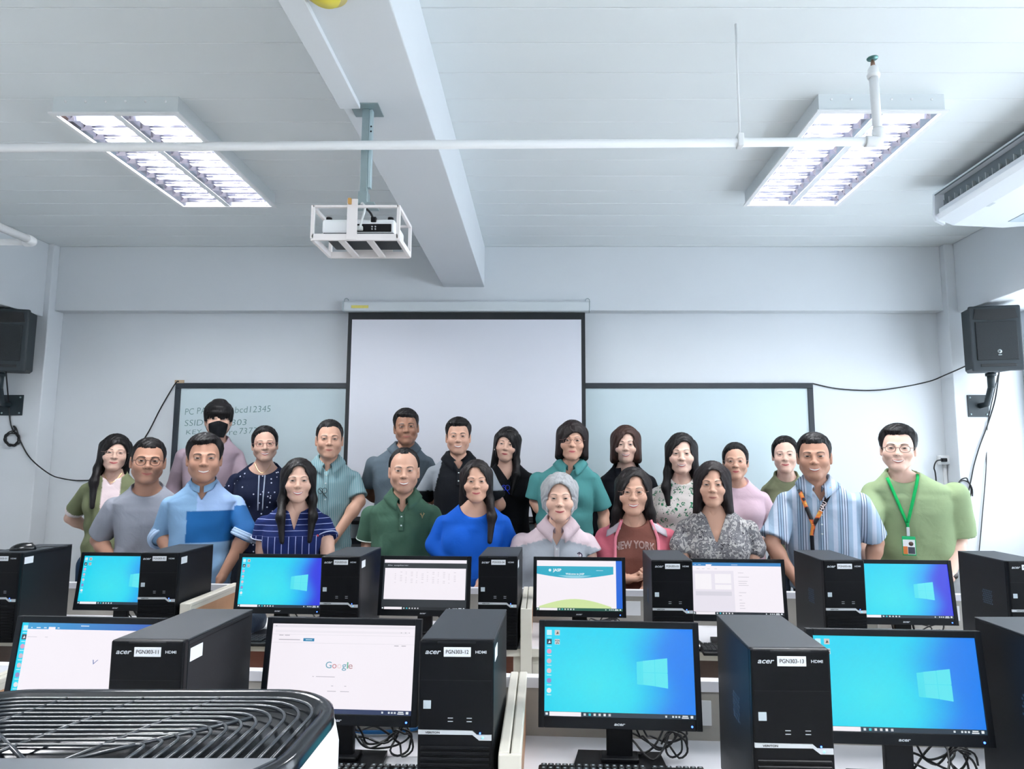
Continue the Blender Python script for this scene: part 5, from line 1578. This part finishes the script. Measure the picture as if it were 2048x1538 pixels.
# ================================================================ the group
YF = lambda px: 3.87 - .065 * (px - 1085) / 345
YBk = lambda px: 4.46 - .03 * (px - 1085) / 305
SK = dict(light='#dab5a4', fair='#d1a996', mid='#c49984', tan='#b0846f', dark='#966d58')
PL = cloth('cloth_plain')
PLT = .15
def front(px, top, chin, label, **k): return dict(px=px, top=top, chin=chin, Y=YF(px), label=label, **k)
def back(px, top, chin, label, **k): return dict(px=px, top=top, chin=chin, Y=YBk(px), floor=PLT, label=label, **k)
M_gold = mat('gold', '#c9a36a', .3, metal=.8)
def necklace(ctx, drop=.05, w=.05):
    z0 = ctx['zs'] + .055
    pts = [(ctx['ncx'] + w * math.sin(t), z0 - drop * math.cos(t) ** 2) for t in np.linspace(-PI / 2, PI / 2, 15)]
    bm = bmesh.new(); btube(bm, [(a, -.105 + .04 * abs((a - ctx['ncx']) / w) ** 2, b) for a, b in pts], .0014, 6)
    link('necklace', finish(bm), M_gold, ctx['e'])
def earrings(ctx):
    for s in (-1, 1):
        q = ctx['T'](np.array([(s * .083, .002, -.044)]))[0]
        link('earring', lathe([(0, -.006), (.004, -.003), (.004, .003), (0, .006)], 8), mat('pearl', '#efe6da', .2), ctx['e'], tuple(q))
def hung_glasses(ctx, px, py, col, s=1.0):
    q = ctx['loc'](px, py); x, z = q[0], q[2]
    y = float(ctx['SF'](np.array([x]), np.array([z]))[0]) - .012
    bm = bmesh.new()
    for d in (-1, 1):
        btube(bm, [(x + d * .013 + .014 * math.cos(a), y, z + .016 * math.sin(a) * 1.1) for a in [i * PI / 8 for i in range(16)]], .0016, 6, True)
    btube(bm, [(x - .02, y, z + .012), (x + .004, y - .004, z - .012), (x + .028, y - .002, z - .045)], .0018, 6)
    link('hanging_glasses', finish(bm), mat('hung_' + col.strip('#'), col, .25), ctx['e'])
PEOPLE = []
# ---- back row
def b1_paint(V, C, c):
    m = (np.abs(V[:, 0] - c['hx']) < .052) & (V[:, 1] < 0) & (V[:, 2] > c['zs'] - .22); C[m] = L_('#ead8dc')
    for a, d, L in c['cuts']:
        t = (V - a) @ d; r = np.linalg.norm(V - a - t[:, None] * d, axis=1); C[(t > L - .028) & (t < L + .02) & (r < .1)] = L_('#e8dfe2')
    return C
PEOPLE.append(back(232, 868, 940, 'woman with long hair in olive cardigan at the end of the back row', sex='f', skin=SK['light'], hair='long', hopt=dict(top=.014, len=-.36, fa=.062, fb=.096, fz=-.034, fx=.008, tilt=-.12, front=(-1,), spread=.01), col='#7d8464', mat=PL, paint=b1_paint, gname='cardigan', neck='vneck', vdepth=.07, arms=(((141, 1036, .05), (190, 1064, .15)), 'back'), tx=222, sleeve=.78, mouth='smile', eye=.004, glasses=('#b9968c', .022, .0175, .0009), roll=4, pants='#1c3550', extra=lambda c: necklace(c, .06)))
PEOPLE.append(back(438, 801, 874, 'tall man in black face mask and mauve sweatshirt', sex='m', skin=SK['fair'], hair='mop', hopt=dict(top=.024, side=.014, zf=.055, yt=-.035, zs=-.01), col='#b7a3b0', mat=PL, gname='sweatshirt', neck='crew', arms=(((350, 975, .03), (352, 1050, 0)), ((492, 975, .03), (488, 1050, 0))), tx=420, sleeve=1.92, shw=.225, mouth='closed', mask=True, pants='#20242c'))
def b3_extra(c):
    necklace(c, .06)
    for s in (-1, 1): ribbon(c, 'neck_tape', [(c['ncx'] + s * .018, c['zs'] - .02), (c['ncx'] + s * .014, c['zs'] - .25)], .008, plain('#aab4c8'), .003)
PEOPLE.append(back(531, 852, 922, 'woman with glasses in navy blouse dotted with white', sex='f', skin=SK['fair'], hair='tied', hopt=dict(top=.013, side=.009, zf=.074, curve=.030, yt=-.040, zs=-.026), col='#131c36', mat=cloth('cloth_hearts', 'hearts', '#cfd3e2'), gname='blouse', neck='scoop', tx=522, shw=.215, sleeve=.9, mouth='teeth', glasses=('#8c4a4c', .0215, .0155, .0012), roll=-3, v='r', extra=b3_extra))
PEOPLE.append(back(660, 840, 916, 'man in pale teal pinstripe shirt with spectacles hung on the chest', sex='m', skin=SK['mid'], hair='short', hopt=dict(top=.011, side=.004, zf=.068), col='#9fb9c0', mat=cloth('cloth_teal_stripe', 'vstripe', '#5f8a92'), neck='collar', vdepth=.06, placket=True, pl=.3, buttons=4, bcol='#c8d2d2', tx=652, shw=.225, sleeve=.82, arms=(((588, 1005, 0), (640, 1080, -.15)), ((718, 1003, .0), (666, 1080, -.15))), mouth='closed', extra=lambda c: hung_glasses(c, 648, 980, '#1a1f24')))
PEOPLE.append(back(813, 817, 889, 'man with tanned face in slate grey polo shirt', sex='m', skin=SK['dark'], hair='short', hopt=dict(top=.018, side=.005, zf=.058, slant=-.12), col='#5d6b76', mat=PL, neck='collar', tx=800, shw=.235, sleeve=.72, arms=(((738, 985, .07), (775, 1012, .17)), 'back'), mouth='smile', roll=-4, beard=.15))
def b6_paint(V, C, c):
    z = V[:, 2]; m = (np.abs(V[:, 0]) > .105 + .25 * np.maximum(0, c['zs'] + .06 - z) ) & (z > c['zs'] - .16); C[m] = L_('#8d949c'); return C
PEOPLE.append(back(917, 835, 908, 'young man in black polo with grey shoulder panels', sex='m', skin=SK['mid'], hair='short', hopt=dict(top=.020, side=.005, zf=.062), col='#0c1118', mat=PL, paint=b6_paint, neck='collar', tx=920, shw=.225, sleeve=.75, arms=('back', 'back'), mouth='teeth', beard=.3, eye=.004))
def b7_extra(c):
    hung_glasses(c, 1012, 974, '#2a44d8'); earrings(c)
PEOPLE.append(back(1014, 854, 922, 'woman with long straight black hair in black lace-trimmed top', sex='f', skin=SK['fair'], hair='long', hopt=dict(top=.014, len=-.34, fa=.058, fb=.090, fx=-.010, fz=-.036, tilt=.28, front=(1,), spread=.012), col='#0d0f15', mat=PL, gname='blouse', neck='vneck', vdepth=.10, vslope=.7, tx=1018, shw=.20, sleeve=1.4, mouth='closed', roll=7, hyaw=-4, extra=b7_extra))
PEOPLE.append(back(1144, 841, 919, 'woman with bobbed hair and glasses in teal polo shirt', sex='f', skin=SK['mid'], hair='bob', hopt=dict(top=.016, len=-.100, fa=.060, fb=.092, fx=.010, fz=-.040, tilt=-.25, wide=.084), hcol='#1a1213', v='r', col='#4f9192', mat=PL, neck='collar', vdepth=.08, tx=1130, shw=.235, waist=.9, belly=1.15, sleeve=.85, sleeve_r=.068, arms=(((1070, 1003, .03), (1100, 1050, -.08)), None), mouth='closed', glasses=('#6a4a44', .0225, .0165, .0013), roll=2))
def b9_extra(c):
    for s in (-1, 1): ribbon(c, 'lapel', [(c['ncx'] + s * .058, c['zs'] + .04), (c['ncx'] + s * .045, c['zs'] - .06), (c['ncx'] + s * .012, c['zs'] - .2)], .042, plain('#10131c'), .004)
PEOPLE.append(back(1251, 851, 925, 'woman with brown chin-length bob in black blazer', sex='f', skin=SK['light'], hair='bob', hopt=dict(top=.016, len=-.098, part=.018, fa=.052, fb=.094, fx=.004, fz=-.040, wide=.080, tip=.026), hcol='#35211c', col='#0c0f18', mat=PL, gname='blazer', neck='vneck', vdepth=.09, tx=1255, shw=.205, sleeve=1.95, thick=.016, mouth='teeth', eye=.004, extra=b9_extra))
def b10_paint(V, C, c):
    C[V[:, 2] > c['zs'] + .062] = L_('#6a3a34'); return C
PEOPLE.append(back(1362, 866, 946, 'woman with long dark hair in white top with green floral print', sex='f', skin=SK['light'], hair='long', hopt=dict(top=.013, len=-.30, part=.02, fa=.062, fb=.092, fz=-.036, fx=.002, fy=-.03, spread=.012), v='r', col='#e3ddd9', mat=cloth('cloth_floral', 'floral', '#1f6d4c', '#2c5a46'), gname='blouse', neck='crew', paint=b10_paint, nkr=.9, tx=1362, shw=.205, sleeve=.85, mouth='teeth', extra=earrings))
PEOPLE.append(back(1470, 885, 957, 'woman with rimless glasses in plain pink top', sex='f', skin=SK['mid'], hair='tied', hopt=dict(top=.013, side=.009, zf=.074, curve=.030, yt=-.040, zs=-.026), col='#dcbfcc', mat=PL, gname='blouse', neck='crew', tx=1478, shw=.205, sleeve=.9, mouth='closed', glasses=('#c4a49c', .0215, .0150, .0008), v='r'))
PEOPLE.append(back(1569, 872, 944, 'woman in olive blouse half behind man with orange lanyard', sex='f', skin=SK['light'], hair='tied', hopt=dict(top=.013, side=.009, zf=.074, curve=.030, yt=-.040, zs=-.026), col='#73785e', mat=PL, gname='blouse', neck='crew', nkr=.92, tx=1578, shw=.195, sleeve=.85, mouth='smile', eye=.0038))
# ---- front row
PEOPLE.append(front(299, 876, 965, 'man with round glasses in plain light grey shirt', sex='m', skin=SK['tan'], hair='short', hopt=dict(top=.010, side=.005, zf=.062), col='#a2a6b2', mat=PL, gname='t_shirt', neck='crew', tx=297, shw=.235, sleeve=.84, sleeve_r=.072, arms=(((196, 1080, .0), (232, 1128, -.12)), ((374, 1085, .07), (352, 1140, .0))), mouth='smile', glasses=('#3a2626', .0225, .0205, .0015), beard=.25, lean=.06, roll=2))
def f2_paint(V, C, c):
    x, y, z = V[:, 0], V[:, 1], V[:, 2]
    m = (x > -.068) & (z < c['zs'] - .085) & (z > c['zs'] - .255) & (y < .1); C[m] = L_('#1c5a94')
    C[(z > c['zs'] - .085) & (x > -.02)] = L_('#9db8e0')
    C[(x > .17) & (z > c['zs'] - .225) & (z < c['zs'] - .06)] = L_('#24578c')
    return C
def f2_extra(c):
    for i, (px, py) in enumerate(((328, 1085), (497, 1068))):
        q = c['loc'](px, py)
PEOPLE.append(front(411, 866, 961, 'man in light blue shirt with dark blue block and rolled sleeves', sex='m', skin=SK['tan'], hair='short', hopt=dict(top=.020, side=.008, zf=.066, slant=.10), col='#8fb6dc', mat=PL, vox=.007, paint=f2_paint, neck='band', vdepth=.07, tx=407, shw=.225, sleeve=1.12, sleeve_r=.066, cuff_r=.066, cuff='#a9c0dc', arms=(((324, 1070, 0), (356, 1122, -.1)), ((493, 1066, 0), (446, 1150, -.06))), mouth='teeth', brow=1.3, curl=(.3, .5), pants='#15181e', lip='#b07266'))
def f3_extra(c):
    q = c['loc'](636, 1069); x, z = q[0], q[2]; y = float(c['SF'](np.array([x]), np.array([z]))[0])
    link('red_emblem', lathe([(0, 0), (.007, 0), (.006, .0015), (0, .0015)], 10), plain('#c8434c'), c['shirt'], (x, y - .002, z), (PI / 2, 0, 0)); earrings(c)
PEOPLE.append(front(598, 916, 1001, 'woman with long black hair in navy blouse with white lines', sex='f', skin=SK['fair'], hair='long', hopt=dict(top=.013, len=-.33, part=.0, fa=.063, fb=.096, fz=-.030, fy=-.075, wide=.080, spread=.002), col='#12225a', mat=cloth('cloth_lines', 'lines', '#aab6dc'), gname='blouse', neck='vneck', vdepth=.13, vslope=.30, tx=588, shw=.215, sleeve=.80, sleeve_r=.064, hem='#c3cbe6', arms=(((526, 1085, -.02), (526, 1150, -.06)), ((655, 1085, 0), (655, 1150, -.05))), mouth='teeth', eye=.0052, extra=f3_extra))
def f4_extra(c):
    q = c['loc'](845, 1028); x0, z0 = q[0], q[2]; bm = bmesh.new()
    S = .0011
    def yy(x, z): return float(c['SF'](np.array([x]), np.array([z]))[0]) - .004
    for s in (-1, 1):
        for path in ([(0, -8), (s * 3, -2), (s * 8, 3), (s * 7, 9), (s * 5, 12)], [(s * 8, 3), (s * 12, 8)], [(s * 4, 0), (s * 4, 6)], [(0, -8), (s * 2, -12), (0, -16)], [(s * 2, -6), (s * 6, -5)]):
            btube(bm, [(x0 + a * S, yy(x0 + a * S, z0 + b * S), z0 + b * S) for a, b in path], .0014, 5)
    link('chest_emblem', finish(bm), plain('#b09a70'), c['shirt'])
PEOPLE.append(front(809, 896, 983, 'man with receding hair in dark green polo shirt', sex='m', skin=SK['mid'], hair='short', hopt=dict(top=.012, side=.007, zf=.086, curve=-.030, yt=-.012), col='#3c5c4c', mat=PL, neck='collar', vdepth=.085, tx=803, shw=.235, sleeve=.84, sleeve_r=.070, hem='#cdd6d0', arms=(((737, 1088, .02), (735, 1155, -.05)), ((880, 1085, .02), (885, 1150, 0))), mouth='teeth', beard=.35, eye=.0046, waist=.86, belly=1.1, extra=f4_extra))
PEOPLE.append(front(953, 919, 1001, 'woman with side ponytail in plain bright blue top', sex='f', skin=SK['mid'], hair='long', hopt=dict(top=.013, len=-.34, part=-.01, fa=.062, fb=.098, fz=-.030, front=(1,), fy=-.080, wide=.078, spread=.014), v='r', hcol='#151012', col='#1058c0', mat=PL, gname='blouse', neck='scoop', nkr=.92, tx=946, shw=.225, waist=.86, belly=1.12, sleeve=1.85, sleeve_r=.060, arms=(((870, 1088, .0), (924, 1158, -.11)), ((1018, 1085, .02), (964, 1160, -.11))), curl=(.6, .7), mouth='smile'))
def f6_paint(V, C, c):
    x, z = np.abs(V[:, 0]), V[:, 2]; m = (z > c['zs'] - .02 - (x - .05) * .30) & (z > c['zs'] - .11); C[m] = L_('#c9b7bd'); return C
def f6_extra(c):
    q = c['loc'](1157, 1106); x, z = q[0], q[2]; y = float(c['SF'](np.array([x]), np.array([z]))[0])
    o = link('round_badge_print', lathe([(0, 0), (.0175, 0), (.0175, .001), (0, .001)], 20), plain('#3a3346'), c['shirt'], (x, y - .0015, z), (PI / 2, 0, 0))
    link('badge_core', lathe([(0, 0), (.011, 0), (.011, .001), (0, .001)], 16), plain('#c9c0c6'), o, (0, 0, .001))
    link('badge_figure', text_mesh('S', .013, .010, bold=.05), plain('#3a3346'), o, (0, .006, .0022), (-PI / 2, 0, 0))
PEOPLE.append(front(1119, 945, 1038, 'older woman with short grey hair in grey polo with pink collar', sex='f', skin=SK['fair'], hair='bob', hopt=dict(top=.018, len=-.045, fa=.062, fb=.086, fz=-.008, wide=.076, tip=.018, yc=-.020, tex=.0035), hcol='#9a9c9f', browcol='#6a5a52', v='r', col='#a3a9b2', ccol='#cdb9c0', cmat=PL, mat=PL, paint=f6_paint, neck='collar', vdepth=.10, cwide=.055, tx=1108, shw=.235, waist=.95, hip=.95, belly=1.25, sleeve=.86, sleeve_r=.074, arms=(((1042, 1118, 0), (1090, 1160, -.08)), ((1180, 1112, 0), (1150, 1164, -.08))), mouth='smile', eye=.0042, pcol='#b3b3bb', extra=f6_extra))
def f7_paint(V, C, c):
    x, y, z = V[:, 0], V[:, 1], V[:, 2]
    m = (np.abs(x - .0) < .122) & (y < .06) & (z < c['zs'] + .09); C[m] = L_('#6b4138'); return C
def f7_extra(c):
    V, F = text_geo('NEW YORK', .012); V = np.array(V); x0, x1 = V[:, 0].min(), V[:, 0].max()
    a = c['loc'](1229, 1084); b = c['loc'](1307, 1084); W = b[0] - a[0]
    u = (V[:, 0] - x0) / (x1 - x0); h = W / (x1 - x0) * 1.15
    X = a[0] + u * W; arch = -.016 * (2 * u - 1) ** 2
    Z = a[2] - .018 + arch + V[:, 1] * h * (1.15)
    print_on(c, 'shirt_lettering', np.stack([X, Z], 1), F, plain('#ddd3d0'), .0045)
    V2, F2 = text_geo('NEW YORK', -.016); V2 = np.array(V2); u = (V2[:, 0] - x0) / (x1 - x0)
    print_on(c, 'lettering_fill', np.stack([a[0] + u * W, a[2] - .018 - .016 * (2 * u - 1) ** 2 + V2[:, 1] * h * 1.15], 1), F2, plain('#6b4138'), .0055)
    for s in (-1, 1):
        ribbon(c, 'jacket_edge', [(s * .080, c['zs'] + .050), (s * .118, c['zs'] - .05), (s * .122, c['zs'] - .34)], .016, plain('#d98090'), .006)
        n = 9; U, Vv = np.meshgrid(np.linspace(0, 1, n), np.linspace(0, 1, 5)); U = U.ravel(); Vv = Vv.ravel()
        x = s * (.084 + .080 * U + .005 * Vv); z = c['zs'] + .045 - .055 * U - .045 * Vv * (1 - .2 * U)
        y = np.minimum(c['SF'](x, z), -.02 + .0 * U) - .008
        ho = link('hood_edge', np_mesh(np.stack([x, y, z], 1), quads(n, 5)), plain('#b9b0b8'), c['shirt']); ho.modifiers.new('thickness', 'SOLIDIFY').thickness = .004
PEOPLE.append(front(1266, 934, 1026, 'woman with glasses in pink hooded jacket over brown lettered shirt', sex='f', skin=SK['mid'], hair='wavy', hopt=dict(top=.014, len=-.235, part=.015, fa=.060, fb=.096, fx=.008, fz=-.030, fy=.005, tilt=-.1, wide=.088, spread=.012), hcol='#120d0e', v='r', col='#dc7486', mat=PL, paint=f7_paint, gname='jacket', neck='crew', nkr=.95, tx=1272, shw=.235, waist=.85, sleeve=1.75, sleeve_r=.068, thick=.016, arms=(((1203, 1098, 0), (1250, 1158, -.15)), ((1345, 1100, 0), (1296, 1166, -.14))), curl=(.95, .8), hdir=((1, -.5, .1), None), mouth='teeth', eye=.004, glasses=('#9a7468', .0235, .016, .0008), extra=f7_extra))
PEOPLE.append(front(1424, 922, 1010, 'woman with shoulder-length hair in grey patterned blouse', sex='f', skin=SK['mid'], hair='bob', hopt=dict(top=.014, len=-.155, part=.01, fa=.060, fb=.096, fx=-.002, fz=-.032, wide=.086, tip=.026), hcol='#171012', col='#77767a', mat=cloth('cloth_print', 'print', '#a9a6a4', '#2c2a30'), gname='blouse', neck='vneck', vdepth=.17, vslope=.36, tx=1434, shw=.225, waist=.86, sleeve=1.25, sleeve_r=.066, arms=(((1362, 1092, 0), (1378, 1155, -.05)), ((1508, 1095, 0), (1500, 1155, -.05))), mouth='closed', lip='#a86a62', extra=earrings))
def lanyard(c, pL, pR, pV, pEnd, col, wd, name='lanyard'):
    a = c['loc'](*pL); b = c['loc'](*pR); v = c['loc'](*pV); en = c['loc'](*pEnd)
    o1, P1 = ribbon(c, name, [(a[0], a[2]), (v[0], v[2])], wd, col, .006)
    o2, P2 = ribbon(c, 'strap', [(b[0], b[2]), (v[0], v[2])], wd, col, .0075, o1)
    o3, P3 = ribbon(c, 'strap', [(v[0], v[2] + .006), (en[0], en[2])], wd, col, .009, o1)
    return o1, o2, o3, P1, P2, P3
def lan_mat(name, cols):
    m = bpy.data.materials.new(name); m.use_nodes = True; nt = m.node_tree; b = nt.nodes['Principled BSDF']; b.inputs['Roughness'].default_value = .5
    tc = nt.nodes.new('ShaderNodeTexCoord'); n = nt.nodes.new('ShaderNodeTexNoise'); n.inputs['Scale'].default_value = 22; n.inputs['Detail'].default_value = 1
    r = nt.nodes.new('ShaderNodeValToRGB'); r.color_ramp.interpolation = 'CONSTANT'
    els = r.color_ramp.elements
    for i, cc in enumerate(cols):
        e_ = els[i] if i < 2 else els.new(.5)
        e_.position = (0, .42, .48, .56, .62)[i]; e_.color = (*lin(cc), 1)
    nt.links.new(tc.outputs['Object'], n.inputs[0]); nt.links.new(n.outputs[0], r.inputs[0]); nt.links.new(r.outputs[0], b.inputs['Base Color']); return m
def f9_extra(c):
    m = lan_mat('lanyard_orange', ['#15131a', '#c8512e', '#e2863a', '#e8b04a', '#1a1820'])
    o1, o2, o3, P1, P2, P3 = lanyard(c, (1597, 978), (1660, 974), (1625, 1048), (1622, 1070), m, .021)
    dk, _ = ribbon(c, 'black_tail', [(P3[-1][0], P3[-1][2] + .004), (P3[-1][0] + .002, P3[-1][2] - .075)], .020, plain('#14161c'), .010, o1)
    q = P3[-1]
    bg = link('round_tag', lathe([(0, 0), (.0185, 0), (.0185, .004), (0, .004)], 24), plain('#14161c'), o1, (q[0] + .002, q[1] - .012, q[2] - .090), (PI / 2, 0, 0))
    link('tag_face', lathe([(0, 0), (.0145, 0), (.0145, .001), (0, .001)], 20), plain('#c8c6ca'), bg, (0, 0, .004))
    link('tag_mark', lathe([(0, 0), (.005, 0), (.005, .001), (0, .001)], 3), plain('#22242c'), bg, (0, 0, .005))
    # HAU lettering along the right-hand strap
    A, B = P2[3], P2[11]
    V, F = text_geo('HAU', .03); V = np.array(V); V[:, 0] -= V[:, 0].min(); L = V[:, 0].max()
    d = (A - B); ln = np.linalg.norm(d); d = d / ln; n_ = np.array((-d[2], 0, d[0])); h = .055 / L
    blk, _ = ribbon(c, 'black_patch', [(P2[1][0], P2[1][2]), (P2[8][0], P2[8][2])], .0205, plain('#16151b'), .0095, o1)
    st = P2[8]
    W = [tuple(st + d * (v[0] * h) + n_ * (v[1] * h * .95 - .0075) + np.array((0, -.0045, 0))) for v in V]
    me = bpy.data.meshes.new('t'); me.from_pydata(W, [], [tuple(f) for f in F]); link('lanyard_lettering', me, plain('#e8d8d8'), o1)
PEOPLE.append(front(1627, 865, 957, 'man with orange and black lanyard in pale blue striped shirt', sex='m', skin=SK['tan'], hair='short', hopt=dict(top=.013, side=.005, zf=.060), col='#a6bdd6', mat=cloth('cloth_pleats', 'pleats', '#b9c3d4', '#4a5a70'), neck='collar', vdepth=.09, pl=.32, buttons=4, bcol='#e4e8ee', pcol='#a6bdd6', tx=1645, shw=.245, waist=.92, belly=1.1, sleeve=.86, sleeve_r=.076, arms=(((1543, 1088, .02), (1592, 1160, -.04)), ((1752, 1085, .02), (1738, 1155, -.02))), mouth='teeth', eye=.004, lean=.12, fw=1.03, extra=f9_extra))
def f10_extra(c):
    g = plain('#12a054')
    o1, o2, o3, P1, P2, P3 = lanyard(c, (1773, 955), (1832, 948), (1812, 1046), (1813, 1054), g, .017)
    q = P3[-1]
    link('clip', box(-.008, .008, -.004, .002, -.045, .005, .002), mat('clip_grey', '#c8cfd2', .35, metal=.4), o1, (q[0], q[1] - .005, q[2]))
    bg = link('id_badge', box(-.034, .034, -.003, .001, -.105, 0, .003), plain('#1d9a62'), o1, (q[0], q[1] - .012, q[2] - .045))
    link('badge_card', box(-.030, .030, -.0042, -.003, -.098, -.018), plain('#d7d9dd'), bg)
    link('badge_photo', lathe([(0, 0), (.012, 0), (.012, .0008), (0, .0008)], 16), plain('#4a3a36'), bg, (.010, -.0042, -.040), (PI / 2, 0, 0))
    link('badge_shirt_print', box(-.006, .028, -.005, -.0042, -.095, -.058), plain('#3c3f48'), bg)
    link('badge_colour_band', box(-.030, -.008, -.005, -.0042, -.098, -.055), plain('#c4713c'), bg)
    a = c['loc'](1901, 1148, -.12)
    link('wristwatch', lathe([(.034, -.011), (.038, -.008), (.038, .008), (.034, .011)], 20), mat('watch_strap', '#2a221f', .5), c['e'], tuple(a), (R(25), R(8), 0))
PEOPLE.append(front(1795, 847, 940, 'man with glasses and green lanyard in sage green shirt', sex='m', skin=SK['light'], hair='short', hopt=dict(top=.022, side=.010, zf=.066), col='#a0b48a', mat=PL, gname='t_shirt', neck='crew', tx=1828, shw=.265, waist=.86, sleeve=.86, sleeve_r=.086, thick=.016, arms=(((1724, 1085, 0), (1750, 1160, -.1)), ((1918, 1080, .0), (1901, 1150, -.12))), curl=(.35, .6), mouth='teeth', eye=.0042, glasses=('#2e2424', .0240, .0180, .0013), lean=.10, fw=1.04, v='r', roll=2, extra=f10_extra))
PEOPLE[-1]['Y'] = 3.93
for i, dy in {1: .30, 2: .12, 3: -.06, 4: .16, 5: -.05, 6: .26, 7: -.04, 8: .21, 9: -.05, 10: .12, 11: .32, 12: .14, 13: -.04, 14: -.03, 15: .15, 16: .0, 17: -.05, 18: .09, 19: -.03}.items():      # who stands behind whom
    PEOPLE[i]['Y'] += dy
for p in PEOPLE: person(p)
